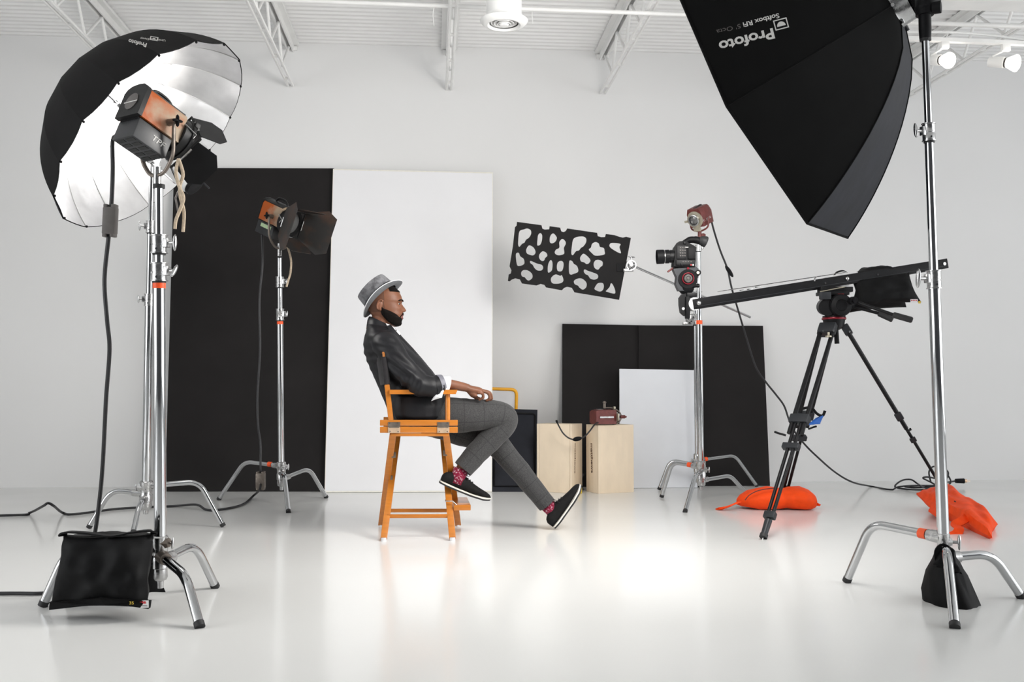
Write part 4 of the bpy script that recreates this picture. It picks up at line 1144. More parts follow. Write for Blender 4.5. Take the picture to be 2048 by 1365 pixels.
# end bracket that keeps the camera level
brk = MB().prism([Z(372, 1058, .03), Z(400, 1020, .03), Z(450, 1012, .03), Z(470, 1040, .03), Z(462, 1240, .03), Z(420, 1232, .03), Z(385, 1200, .03), Z(374, 1130, .03)], -FWD * .06)
part('end_bracket', brk, M_['blackm'], t, 30)
part('end_bracket', MB().box(Z(495, 1030), (100 * ks, .09, 40 * ks), (VX, VY, VZ), .004), M_['blackm'], t)
part('end_post', MB().box(Z(462, 1150, -.03), (42 * ks, .05, 215 * ks), (VX, VY, VZ), .006), M_['blackpl'], t)
part('bracket_bolt', MB().lathe(Z(422, 1160, -.03), -FWD, [(.008, 0), (.008, .004), (.001, .007)], 14), M_['white_pl'], t)

# --- small fluid head under the camera
t = thing('fluid_head', 'small fluid head with a red ring under the video camera', 'tripod head', Z(450, 1010))
part('bowl_base', MB().lathe(Z(450, 1012), up, [(.030, 0), (.036, .008), (.044, .02), (.046, .035), (.03, .045)], 24), M_['blackpl'], t)
dr = MB()
dr.cyl(Z(470, 868, -.05), Z(455, 868, .05), 92 * ks, n=32)
part('tilt_drum', dr, M_['blackpl'], t)
fr_ = MB().prism([Z(325, 770, -.035), Z(555, 752, -.035), Z(595, 800, -.035), Z(560, 870, -.035), Z(500, 950, -.035), Z(480, 985, -.035), Z(380, 985, -.035), Z(352, 920, -.035), Z(360, 850, -.035)], FWD * .07)
part('frame', fr_, M_['darkgrey'], t, 30)
part('red_ring', MB().lathe(Z(468, 865, -.05), -FWD, [(58 * ks, 0), (58 * ks, .008), (50 * ks, .010), (47 * ks, .002)], 32, (False, False)), M_['red'], t)
part('tilt_knob', MB().lathe(Z(468, 865, -.05), -FWD, [(42 * ks, 0), (38 * ks, .012), (24 * ks, .016), (18 * ks, .01), (8 * ks, .014), (.001, .014)], 28), M_['grey'], t)
part('side_knob', MB().lathe(Z(566, 808, -.04), -FWD, [(26 * ks, 0), (26 * ks, .012), (15 * ks, .016), (.001, .016)], 20), M_['blackpl'], t)
part('side_knob_ring', MB().lathe(Z(566, 808, -.056), -FWD, [(16 * ks, 0), (14 * ks, .003), (7 * ks, .003)], 18), M_['lampcream'], t)
part('pan_knob', MB().cyl(Z(520, 940, -.03), Z(560, 935, -.03), 17 * ks, n=14), M_['blackpl'], t)
part('pan_knob', MB().cyl(Z(560, 935, -.03), Z(580, 935, -.03), 20 * ks, n=14), M_['blackm'], t)
part('slide_plate', MB().box(Z(430, 757), (205 * ks, .07, 14 * ks), (VX, VY, VZ), .002), M_['blackm'], t)
part('red_stud', MB().cyl(Z(470, 766, -.036), Z(470, 766, -.046), 13 * ks, n=14), M_['red'], t)
part('lever', MB().tube([Z(320, 765, -.02), Z(270, 800, -.03)], 9 * ks, 8), M_['redlamp'], t)

# --- the camera
t = thing('video_camera', 'black video camera with a long lens, looking left from the jib', 'camera', Z(440, 750))
bd = MB().prism([Z(330, 745, -.05), Z(345, 560, -.05), Z(385, 502, -.05), Z(440, 498, -.05), Z(530, 545, -.05), Z(545, 560, -.05), Z(545, 690, -.05), Z(538, 748, -.05)], FWD * .10)
body = part('body', bd, M_['blackpl'], t, 30)
part('side_panel', MB().box(Z(405, 610, -.052), (90 * ks, .006, 130 * ks), (VX, VY, VZ), .002), M_['blackm'], body)
part('battery_door', MB().box(Z(505, 620, -.055), (75 * ks, .012, 110 * ks), (VX, VY, VZ), .003), M_['blackpl'], body)
part('control_block', MB().box(Z(445, 710, -.054), (185 * ks, .010, 50 * ks), (VX, VY, VZ), .003), M_['blackm'], body)
for i in range(3):
    for j_ in range(4):
        part('button', MB().lathe(Z(395 + i * 22, 565 + j_ * 26, -.056), -FWD, [(7 * ks, 0), (7 * ks, .002), (.001, .003)], 10), M_['grey'], body)
for i in range(4): part('button', MB().box(Z(420 + i * 26, 700, -.06), (12 * ks, .003, 6 * ks), (VX, VY, VZ)), M_['grey'], body, 0)
part('joystick', MB().lathe(Z(405, 728, -.058), -FWD, [(14 * ks, 0), (12 * ks, .006), (.001, .008)], 14), M_['blackm'], body)
part('name_strip', MB().box(Z(455, 560, -.0535), (34 * ks, .002, 8 * ks), (VX, VY, VZ)), M_['print'], body, 0)
part('badge', MB().box(Z(518, 733, -.0595), (14 * ks, .002, 14 * ks), (VX, VY, VZ)), M_['print'], body, 0)
part('badge', MB().box(Z(498, 733, -.0595), (12 * ks, .002, 12 * ks), (VX, VY, VZ)), M_['labelred'], body, 0)
part('mode_dial', MB().lathe(Z(435, 520, -.045), -FWD, [(16 * ks, 0), (16 * ks, .010), (10 * ks, .012), (.001, .012)], 16), M_['blackm'], body)
la, lb = Z(345, 648, -.012), Z(165, 655, -.012)
ld_ = (lb - la).normalized(); LL = (lb - la).length
k = lambda x: x * ks
lens = part('lens_barrel', MB().lathe(la, ld_, [(k(48), 0), (k(58), k(6)), (k(58), k(20)), (k(63), k(24)), (k(63), k(52)), (k(59), k(54)), (k(59), k(60)), (k(64), k(62)), (k(64), k(100)), (k(60), k(104))], 36), M_['blackm'], t)
part('lens_ring', MB().lathe(la, ld_, [(k(61), k(103)), (k(63), k(105)), (k(63), k(110)), (k(61), k(112))], 36, (False, False)), M_['steel'], lens)
part('lens_hood', MB().lathe(la, ld_, [(k(66), k(112)), (k(69), k(114)), (k(70), k(182)), (k(66), k(182)), (k(60), k(130)), (k(40), k(125)), (.0005, k(122))], 36), M_['blackpl'], lens)
for i in range(14):
    an = i * math.pi / 7; a_, b_ = perp(ld_)
    part('focus_rib', MB().box(la + ld_ * k(80) + (a_ * math.cos(an) + b_ * math.sin(an)) * k(64.5), (k(34), k(12), k(3)), (ld_, ld_.cross(a_ * math.cos(an) + b_ * math.sin(an)), a_ * math.cos(an) + b_ * math.sin(an))), M_['blackpl'], lens, 0)
vf = part('viewfinder', MB().tube(catmull([Z(430, 520), Z(480, 490), Z(540, 488), Z(585, 500)], 4), [k(28)] * 4 + [k(32)] * 4 + [k(36)] * 5, 18), M_['blackpl'], t)
part('eyecup', MB().tube(catmull([Z(575, 498), Z(605, 500), Z(640, 508), Z(652, 512)], 4), [k(34), k(36), k(40), k(46), k(50), k(52), k(54), k(55), k(55), k(54), k(50), k(46), k(40)], 20), M_['rubber'], vf)
# ---------------------------------------------------------------- sandbags
def strap(pts, w, th, nrm):
    """flat webbing strap"""
    pts = catmull(pts, 5); rings = []
    for i, p in enumerate(pts):
        d = (pts[min(i + 1, len(pts) - 1)] - pts[max(i - 1, 0)]).normalized()
        n = (V(nrm) - d * V(nrm).dot(d)).normalized(); s = d.cross(n)
        rings.append([p + s * w / 2 + n * th / 2, p - s * w / 2 + n * th / 2, p - s * w / 2 - n * th / 2, p + s * w / 2 - n * th / 2])
    return MB().loft(rings)
# black saddle bag over the base of the front left stand
zf, zr = 3.36, 3.66
t = thing('sandbag', 'black saddle sandbag with a white label on the front left stand', 'sandbag', P(205, 1215, zf))
fp = MB().pillow([P(100, 1218, zf), P(297, 1217, zf - .02), P(309, 1066, zf + .07), P(127, 1069, zf + .07)], .125, 22, 18, .018, 2, .42)
front = part('front_pouch', fp, M_['blackfab'], t, 60)
part('rear_pouch', MB().pillow([P(130, 1190, zr), P(331, 1186, zr), P(312, 1072, zr - .06), P(140, 1076, zr - .06)], .11, 16, 12, .012, 5, .45), M_['blackfab'], t, 60)
part('saddle', MB().pillow([P(128, 1074, zf + .05), P(308, 1070, zf + .05), P(310, 1075, zr - .05), P(138, 1078, zr - .05)], .03, 12, 8, .008, 8), M_['blackfab'], t, 60)
part('hem', MB().prism([P(98, 1221, zf - .015), P(99, 1205, zf - .02), P(150, 1203, zf - .06), P(200, 1198, zf - .07), P(250, 1200, zf - .06), P(299, 1204, zf - .035), P(297, 1219, zf - .03), P(255, 1213, zf - .055), P(210, 1210, zf - .062), P(160, 1214, zf - .05)], FWD * .02), M_['blackfab'], t, 0)
part('carry_strap', strap([P(124, 1072, zf + .06), P(134, 1065, zf + .05), P(175, 1067, zf + .04), P(222, 1073, zf + .03), P(262, 1066, zf + .04), P(300, 1062, zf + .05), P(309, 1068, zf + .06)], .028, .006, (0, 0, 1)), M_['blackfab'], t)
fb = MB().box(P(285, 1209, zf - .038), (.040, .004, .024), (RGT, VY, UP))
lb = part('label', fb, M_['white_pl'], t, 0)
bv = fb.bvh()
m = MB()
for i in range(3):
    q = P(280.5 + i * 4.6, 1206.5, zf - .0405)
    m.box(q, (.0062, .001, .005), (RGT, VY, UP)).box(q + UP * .0038, (.004, .001, .003), (RGT, VY, UP))
part('label_mark', m, M_['labelred'], lb, 0)
part('label_line', MB().box(P(285, 1212.5, zf - .0405), (.032, .001, .0022), (RGT, VY, UP)), M_['grey'], lb, 0)
nb = MB().box(P(265, 1206, zf - .055), (.03, .002, .02), (RGT, VY, UP))
decal('35', nb.bvh(), (259.5, 1209), (9, 0), 6, M_['labelyellow'], t, 'weight_number', offset=.02, lift=.004)
# black bag over the base of the right stand
z5 = pix(B5)[2]
t = thing('sandbag', 'black sandbag hanging over the base of the right stand', 'sandbag', G(1900, 1236))
rings = []
for (y, xa, xb, dp) in ((1094, 1879, 1893, .02), (1104, 1874, 1902, .035), (1122, 1868, 1914, .06), (1145, 1856, 1927, .085), (1180, 1850, 1942, .11), (1212, 1853, 1953, .12), (1234, 1864, 1957, .11), (1241, 1880, 1950, .06)):
    a_, b_ = P(xa, y, z5 - .02), P(xb, y, z5 - .02); c_ = (a_ + b_) / 2; w_ = (b_ - a_).length / 2
    rr = []
    for k_ in range(28):
        an = 2 * math.pi * k_ / 28
        wob = 1 + .16 * noise.noise(V((math.cos(an) * 2.2, math.sin(an) * 2.2, y * .035))) + .07 * noise.noise(V((math.cos(an) * 5, math.sin(an) * 5, y * .08)))
        rr.append(c_ + RGT * (w_ * wob * math.cos(an)) + _h * (dp * wob * math.sin(an)))
    rings.append(rr)
part('pouch', MB().loft(rings), M_['blackfab'], t, 70)
part('fold', MB().pillow([P(1866, 1130, z5 - .09), P(1925, 1150, z5 - .11), P(1905, 1098, z5 - .05), P(1882, 1092, z5 - .04)], .05, 10, 10, .012, 4), M_['blackfab'], t, 60)
part('carry_strap', strap([P(1878, 1128, z5 - .07), P(1877, 1105, z5 - .06), P(1887, 1096, z5 - .06), P(1900, 1108, z5 - .07), P(1905, 1120, z5 - .08)], .03, .006, -FWD), M_['blackfab'], t)
part('label', MB().box(P(1889, 1097, z5 - .071), (.018, .002, .012), (RGT, VY, UP)), M_['grey'], t, 0)
# black counterweight bag on the jib
zc_ = 6.05
t = thing('sandbag', 'black saddle sandbag slung over the jib as counterweight', 'sandbag', P(1770, 575, zc_))
part('front_pouch', MB().pillow([P(1712, 612, zc_ - .13), P(1843, 605, zc_ - .10), P(1818, 545, zc_ - .085), P(1703, 560, zc_ - .085)], .07, 16, 14, .012, 3, .42), M_['blackfab'], t, 60)
part('rear_pouch', MB().pillow([P(1697, 626, zc_ + .16), P(1813, 615, zc_ + .16), P(1806, 545, zc_ + .1), P(1715, 548, zc_ + .1)], .09, 14, 12, .012, 6, .45), M_['blackfab'], t, 60)
part('saddle', MB().pillow([P(1712, 545, zc_ - .07), P(1790, 536, zc_ - .06), P(1780, 536, zc_ + .1), P(1718, 540, zc_ + .1)], .03, 12, 8, .01, 9), M_['blackfab'], t, 60)
lb = part('label', MB().box(P(1828, 602.5, zc_ - .178), (.042, .003, .022), (RGT, VY, UP)), M_['silk'], t, 0)
m = MB()
for i in range(3):
    q = P(1823.6 + i * 4.4, 601.5, zc_ - .181)
    m.box(q, (.007, .001, .005), (RGT, VY, UP)).box(q + UP * .0035, (.004, .001, .003), (RGT, VY, UP))
part('label_mark', m, M_['labelred'], lb, 0)
part('weight_tag', MB().box(P(1839, 605, zc_ - .172), (.014, .003, .014), (RGT, VY, UP)), M_['labelyellow'], t, 0)

# orange bag under the tripod's left feet
def sausage(stations, seed, name='pouch'):
    rings = []
    for (x, yb, yt, z, dp) in stations:
        b_, t_ = P(x, yb, z), P(x, yt, z)
        c_ = (b_ + t_) / 2; hh = (t_ - b_).length / 2
        rr = []
        for k_ in range(26):
            an = 2 * math.pi * k_ / 26
            wob = 1 + .09 * noise.noise(V((math.cos(an) * 2.2 + seed, math.sin(an) * 2.2, x * .06)))
            zq = math.sin(an); zq = max(zq, -.80)
            rr.append(c_ + _h * (dp * wob * math.cos(an)) + V((0, 0, hh * wob * zq * (1.0 if zq > 0 else 1.25))))
        rings.append(rr)
    return rings
t = thing('sandbag', 'orange sandbag lying under the near tripod leg', 'sandbag', G(1550, 1012), 'orange sandbags')
st_ = [(1474, 1010, 998, 6.42, .02), (1482, 1012, 990, 6.42, .07), (1496, 1014, 982, 6.42, .11), (1514, 1016, 977, 6.42, .13), (1535, 1017, 974, 6.42, .14), (1555, 1015, 976, 6.42, .125), (1566, 1014, 978, 6.42, .12), (1580, 1016, 975, 6.42, .14), (1600, 1018, 974, 6.42, .145), (1615, 1017, 979, 6.42, .13), (1626, 1014, 988, 6.42, .09), (1631, 1009, 998, 6.42, .03)]
rr = sausage(st_, 1)
for r in rr:
    for p in r: p.z = max(p.z, .003)
part('pouch', MB().loft(rr), M_['orangefab'], t, 70)
part('seam', MB().tube(catmull([P(1490, 1001, 6.30), P(1500, 990, 6.29), P(1520, 981, 6.29), P(1548, 977, 6.30)], 6), .0035, 6), M_['redlamp'], t)
part('carry_strap', strap([P(1478, 1003, 6.38), P(1468, 1008, 6.36), P(1450, 1015, 6.34), G(1436, 1017.5, .008), G(1440, 1019.5, .006), P(1462, 1012, 6.28), P(1480, 1005, 6.3)], .028, .005, (0, .3, 1)), M_['orangefab'], t)
part('end_tab', MB().prism([P(1629, 1003, 6.4), P(1642, 1010, 6.38), P(1640, 1013, 6.38), P(1627, 1012, 6.4)], FWD * .012), M_['orangefab'], t, 0)
# orange bag at right, on the far tripod foot
t = thing('sandbag', 'orange sandbag with a strap, lying behind the right stand', 'sandbag', G(1915, 1040), 'orange sandbags')
A_, B_, C_, D_ = P(1833, 990, 6.35), P(1985, 1082, 5.05), P(1996, 1049, 5.45), P(1888, 972, 6.65)
A_.z = max(A_.z, .01); B_.z = .012
part('pouch', MB().pillow([A_, B_, C_, D_], .15, 22, 14, .03, 11, .40, nrm=V((-.25, -.35, .9)).normalized()), M_['orangefab'], t, 60)
part('flap', MB().prism([P(1833, 990, 6.33), P(1862, 1018, 6.0), P(1857, 1024, 5.95), P(1880, 1040, 5.75), P(1890, 1010, 5.95), P(1862, 985, 6.2)], V((0, 0, .012))), M_['orangefab'], t, 0)
part('carry_strap', strap([P(1893, 1074, 5.26), P(1912, 1069, 5.3), P(1918, 1058, 5.32), P(1911, 1050, 5.40), P(1928, 1040, 5.42), P(1948, 1024, 5.55), P(1966, 1018, 5.70)], .05, .006, (-.1, -.6, .8)), M_['orangefab'], t)
part('zip', MB().tube(catmull([P(1909, 1003, 5.78), P(1925, 1013, 5.68), P(1945, 1024, 5.58)], 4), .004, 6), M_['cord'], t)
part('zip', MB().tube(catmull([P(1956, 1034, 5.50), P(1972, 1043, 5.42)], 4), .0025, 6), M_['cord'], t)
# ---------------------------------------------------------------- director's chair
CB = G(838, 1066)                                                   # floor point under the chair's middle
EY = V((CB.x, CB.y, 0)).normalized()                                # away from the camera
EX = V((EY.y, -EY.x, 0))                                            # towards the right, the way he faces
EZ = V((0, 0, 1))
def L(x, y, dy=0.0):                                                # surveyed point on the chair's side plane, dy metres farther away
    r = ray(x, y)
    return CAM + r * (((CB - CAM).dot(EY) + dy) / r.dot(EY))
AX = (EX, EY, EZ)
def bar(mb, p, q, w, h, side=None):
    """rectangular bar from p to q; w across EY, h across the other"""
    d = (q - p).normalized(); s = V(side) if side else EY
    s = (s - d * s.dot(d)).normalized(); n = d.cross(s)
    mb.box((p + q) / 2, ((q - p).length, w, h), (d, s, n), .003)
    return mb
t = CH = thing('director_chair', 'varnished wooden director chair with black canvas the man sits on', 'chair', CB)
HWd = .255
for sgn in (-1, 1):
    dy = HWd * sgn
    q = 0 if sgn < 0 else 1
    def S(x, y):                                                     # same place mirrored to the far side
        p = L(x, y, -HWd)
        return p + EY * (2 * HWd if sgn > 0 else 0)
    part('seat_rail', bar(MB(), S(760, 846.2), S(915.5, 846.2), .028, .030), M_['wood'], t)
    part('frame_rail', bar(MB(), S(760, 860), S(915.5, 860), .026, .031), M_['wood'], t)
    part('apron', bar(MB(), S(781, 870), S(898, 870), .018, .016), M_['wood'], t)
    part('back_post', bar(MB(), S(782, 842), S(774, 770), .028, .026), M_['wood'], t)
    bd_ = part('back_rod', MB().cyl(S(774, 772), S(768.5, 707), .0105, n=14), M_['wood'], t)
    part('rod_tip', MB().ell(S(768.3, 706.5), (EX * .012, EY * .012, EZ * .011), 12, 8), M_['wood'], bd_)
    part('front_post', MB().cyl(S(895.5, 843), S(895.5, 788), .0125, n=16), M_['wood'], t)
    ar = MB().prism([S(779, 780) - EY * .027, S(915, 780) - EY * .027, S(911, 789) - EY * .027, S(779, 789) - EY * .027], EY * .054)
    part('armrest', ar, M_['wood'], t, 0)
    for hx in (788.3, 886.5):
        c = S(hx, 850) - EY * (.0155 * -sgn if sgn > 0 else .0155)
        h = part('hinge', MB().box(S(hx, 849.5) + EY * sgn * .015, (.062, .003, .024), AX), M_['bronze'], t, 0)
        part('hinge_leaf', MB().box(S(hx, 860.5) + EY * sgn * .015, (.062, .003, .030), AX), M_['brass'], h, 0)
        part('hinge_pin', MB().cyl(S(hx - 10, 855) + EY * sgn * .0165, S(hx + 10, 855) + EY * sgn * .0165, .0025, n=8), M_['bronze'], h)
        for dx, dyy in ((-8, -7.5), (8, -7.5), (-8, 9.5), (8, 9.5)):
            part('screw', MB().cyl(S(hx + dx, 854 + dyy) + EY * sgn * .014, S(hx + dx, 854 + dyy) + EY * sgn * .0185, .003, n=8), M_['steel'], h)
# crossed legs
def leg(tx, ty, tdy, fx, fy):
    F = G(fx, fy); F.z = .012
    T = L(tx, ty, tdy)
    o = part('leg', bar(MB(), T, F, .022, .034, EY), M_['wood'], t)
    part('glide', MB().cyl(F - V((0, 0, .012)), F + V((0, 0, .006)), .014, n=12), M_['silk'], o)
    return T, F
l1 = leg(786, 868, -.235, 762.5, 1054); r1 = leg(892, 868, -.235, 916, 1054)
l2 = leg(795.5, 870, .235, 767.5, 1083); r2 = leg(885.5, 870, .235, 905, 1082.5)
for (A, B, f) in ((l2, r2, .80), (l1, r1, .835)):
    p = A[0] + (A[1] - A[0]) * f; q = B[0] + (B[1] - B[0]) * f
    part('stretcher', bar(MB(), p, q, .020, .020), M_['wood'], t)
for A, f, fs in ((l1, .22, 1), (l1, .47, -1), (r1, .20, 1), (r1, .62, -1)):
    p = A[0] + (A[1] - A[0]) * f
    part('fold_bracket', MB().box(p + EX * .018 * (1 if A is l1 else -1), (.022, .02, .03), AX, .003), M_['bronze'], t)
# canvas
def sheet2(rows):
    m = MB(); n2 = len(rows[0])
    m.add([p for r in rows for p in r], [(i * n2 + j, i * n2 + j + 1, (i + 1) * n2 + j + 1, (i + 1) * n2 + j) for i in range(len(rows) - 1) for j in range(n2 - 1)])
    return m
M_['canvas'] = mat('black_canvas', (.020, .018, .020), .75, spec=.3, var=.15, scale=60, sheen=.15, bump=.05, bscale=200)
rows = []
for i in range(9):
    v = i / 8; row = []
    for j in range(17):
        w = j / 8 - 1
        sag = (1 - w * w) ** .8
        p0 = L(768.5, 713, -HWd) * (1 - v) + L(774.2, 768, -HWd) * v
        row.append(p0 + EY * (HWd * (w + 1)) - EX * (.070 * sag * (1 - v * .35)) - EZ * .01 * sag)
    rows.append(row)
th = [[p + EX * .003 for p in r] for r in rows]
bc = sheet2(rows); b2_ = sheet2(th); bc.add(b2_.v, [tuple(reversed(f)) for f in b2_.f])
cv = part('back_canvas', bc, M_['canvas'], t)
for sgn in (-1, 1):
    sh = EY * (0 if sgn < 0 else 2 * HWd)
    part('canvas_sleeve', MB().cyl(L(768.6, 714, -HWd) + sh, L(774.2, 769, -HWd) + sh, .0165, n=16), M_['canvas'], cv)
rows = []
for i in range(9):
    x = 772 + (905 - 772) * i / 8
    rows.append([L(x, 843, -HWd) + EY * (HWd * 2 * j / 12) - EZ * (.03 * (1 - (j / 6 - 1) ** 2)) for j in range(13)])
sc_ = sheet2(rows); s2 = sheet2([[p - EZ * .004 for p in r] for r in rows]); sc_.add(s2.v, s2.f)
part('seat_canvas', sc_, M_['canvas'], t)
# footrest
fr0, fr1 = L(905, 1007, 0), L(938, 1009, 0)
part('footrest', MB().box((fr0 + fr1) / 2, ((fr1 - fr0).length, .38, .028), AX, .004), M_['wood'], t)
part('footrest_wire', MB().tube([L(890, 1003, -.17), L(905, 1003, -.17), L(915, 1012, -.17)], .0035, 8), M_['steel'], t)
part('footrest_wire', MB().tube([L(890, 1001, .17), L(905, 1001, .17), L(915, 1010, .17)], .0035, 8), M_['steel'], t)
# ---------------------------------------------------------------- seated man
M_['skin'] = mat('dark_brown_skin', (.180, .072, .038), .48, spec=.35, var=.10, scale=18, bump=.04, bscale=120)
M_['skin'].node_tree.nodes['Principled BSDF'].inputs['Subsurface Weight'].default_value = .06
M_['skin'].node_tree.nodes['Principled BSDF'].inputs['Subsurface Radius'].default_value = (.012, .005, .003)
M_['hair'] = mat('short_black_hair', (.006, .0042, .0034), .85, spec=.15, var=.3, scale=300, bump=.5, bscale=500)
M_['fade'] = mat('faded_hair_skin', (.085, .037, .021), .6, spec=.3, col2=(.145, .060, .033), thr=(.35, .65), scale=700)
M_['lip'] = mat('lips', (.19, .066, .055), .42, var=.12, scale=60)
M_['eye'] = mat('eye_white', (.42, .38, .34), .2, var=.03, scale=60)
M_['iris'] = mat('dark_iris', (.02, .012, .008), .12, var=.1, scale=90)
M_['jacket'] = mat('charcoal_satin_jacket', (.0095, .0095, .0115), .48, spec=.28, var=.15, scale=12, bump=.06, bscale=300)
M_['jacketin'] = mat('grey_jacket_lining', (.16, .16, .19), .5, var=.1, scale=40)
M_['shirt'] = mat('white_shirt', (.84, .84, .86), .7, spec=.3, var=.02, scale=20, bump=.1, bscale=30)
M_['shoe'] = mat('black_suede', (.010, .0095, .0095), .85, spec=.2, var=.25, scale=40, bump=.1, bscale=150)
M_['sole'] = mat('cream_midsole', (.78, .74, .66), .6, var=.05, scale=60)
M_['sock'] = mat('burgundy_knit_sock', (.22, .012, .04), .85, spec=.2, col2=(.62, .42, .48), thr=(.53, .66), scale=95, bump=.3, bscale=220)
M_['felt'] = mat('grey_felt', (.165, .165, .175), .95, spec=.15, var=.5, scale=34, bump=.3, bscale=120, detail=6, sheen=.2)
M_['felt2'] = mat('grey_brim_felt', (.125, .13, .138), .9, spec=.15, var=.12, scale=60, sheen=.15)
M_['hatband'] = mat('dark_hat_band', (.03, .03, .034), .6, var=.15, scale=50)
# checked wool trousers: pattern follows the leg (UV)
mt_ = bpy.data.materials.new('dark_checked_wool'); mt_.use_nodes = True
nt = mt_.node_tree; bsd = nt.nodes['Principled BSDF']
bsd.inputs['Roughness'].default_value = .85; bsd.inputs['Specular IOR Level'].default_value = .25; bsd.inputs['Sheen Weight'].default_value = .12
uvn = nt.nodes.new('ShaderNodeUVMap'); sepx = nt.nodes.new('ShaderNodeSeparateXYZ'); nt.links.new(uvn.outputs[0], sepx.inputs[0])
def line_mask(sock, per, wid):
    a = nt.nodes.new('ShaderNodeMath'); a.operation = 'DIVIDE'; nt.links.new(sock, a.inputs[0]); a.inputs[1].default_value = per
    b = nt.nodes.new('ShaderNodeMath'); b.operation = 'FRACT'; nt.links.new(a.outputs[0], b.inputs[0])
    c = nt.nodes.new('ShaderNodeMath'); c.operation = 'LESS_THAN'; nt.links.new(b.outputs[0], c.inputs[0]); c.inputs[1].default_value = wid
    return c.outputs[0]
m1 = line_mask(sepx.outputs[0], .10, .035); m2 = line_mask(sepx.outputs[1], .10, .035)
mx = nt.nodes.new('ShaderNodeMath'); mx.operation = 'MAXIMUM'; nt.links.new(m1, mx.inputs[0]); nt.links.new(m2, mx.inputs[1])
nz = nt.nodes.new('ShaderNodeTexNoise'); nz.inputs['Scale'].default_value = 260; tc = nt.nodes.new('ShaderNodeTexCoord'); nt.links.new(tc.outputs['Object'], nz.inputs[0])
rp = nt.nodes.new('ShaderNodeValToRGB'); nt.links.new(nz.outputs['Fac'], rp.inputs[0])
rp.color_ramp.elements[0].position = .35; rp.color_ramp.elements[1].position = .65
rp.color_ramp.elements[0].color = (.034, .034, .035, 1); rp.color_ramp.elements[1].color = (.064, .063, .063, 1)
mixn = nt.nodes.new('ShaderNodeMixRGB'); nt.links.new(mx.outputs[0], mixn.inputs[0]); nt.links.new(rp.outputs[0], mixn.inputs[1]); mixn.inputs[2].default_value = (.030, .030, .031, 1)
nt.links.new(mixn.outputs[0], bsd.inputs['Base Color'])
M_['trouser'] = mt_

HK = .0879 * 1.0                         # survey pixel of the head close-up, in photo pixels
SM = pix(CB)[2] / FPX                    # metres per photo pixel at the man
def HP(x, y, dy=0.0): return L(720 + x * HK, 540 + y * HK, dy)
HCEN = HP(545, 810)
hs = HK * SM
def interp(tab, y):
    for (a, va), (b, vb) in zip(tab, tab[1:]):
        if a <= y <= b:
            t_ = (y - a) / (b - a); return va + (vb - va) * t_
    return tab[0][1] if y < tab[0][0] else tab[-1][1]
XF = [(320, 560), (332, 650), (360, 730), (400, 790), (490, 890), (600, 944), (680, 964), (715, 966), (760, 940), (800, 940), (860, 948), (930, 955), (965, 962), (1000, 978), (1030, 984), (1060, 970), (1080, 966), (1110, 976), (1135, 968), (1165, 938), (1190, 932), (1225, 936), (1262, 916), (1290, 870), (1300, 820)]
XB = [(320, 500), (332, 420), (360, 340), (400, 270), (500, 180), (600, 140), (700, 130), (800, 140), (900, 175), (1000, 235), (1100, 330), (1200, 470), (1262, 580), (1300, 700)]
WW = [(320, .008), (332, .028), (360, .044), (400, .055), (500, .070), (600, .0765), (700, .078), (800, .077), (900, .074), (1000, .069), (1100, .063), (1200, .054), (1262, .043), (1300, .022)]
NB = [(740, 0), (765, 10), (800, 34), (860, 70), (900, 96), (930, 104), (948, 90), (962, 48), (975, 0)]
def head_pt(y, an, off=0.0):
    """y survey height, an angle: 0 = face front, pi = back; +y far side"""
    xf, xb, w = interp(XF, y) * 1.0, interp(XB, y), interp(WW, y)
    xc, a = (xf + xb) / 2, (xf - xb) / 2
    c, s_ = math.cos(an), math.sin(an)
    e = .82 if c > 0 else .95
    px_ = xc + a * math.copysign(abs(c) ** e, c)
    lat = w * math.copysign(abs(s_) ** .90, s_)
    X = (px_ - 545) * hs; Zz = (810 - y) * hs
    if c > 0:
        nb = interp(NB, y) if 740 < y < 980 else 0
        nw = .010 + .007 * max(0, min(1, (y - 800) / 120))
        X += nb * hs * math.exp(-(lat / nw) ** 2)
        for e_ in (-1, 1):
            X -= .0085 * math.exp(-((lat - e_ * .031) / .016) ** 2 - ((y - 785) / 42) ** 2)     # eye sockets
            X += .0045 * math.exp(-((lat - e_ * .030) / .022) ** 2 - ((y - 712) / 26) ** 2)     # brows
            X += .005 * math.exp(-((lat - e_ * .045) / .018) ** 2 - ((y - 880) / 55) ** 2)      # cheeks
        X -= .004 * math.exp(-((y - 1066) / 10) ** 2) * math.exp(-(lat / .03) ** 2)               # mouth line
    p = HCEN + EX * X + EY * lat + EZ * Zz
    if off:
        d = (EX * c * .8 + EY * s_); p += d.normalized() * off
    return p
def head_mesh(mb):
    N, rows = 72, 96
    mb.loft([[head_pt(322 + (1298 - 322) * i / rows, 2 * math.pi * k / N) for k in range(N)] for i in range(rows + 1)])
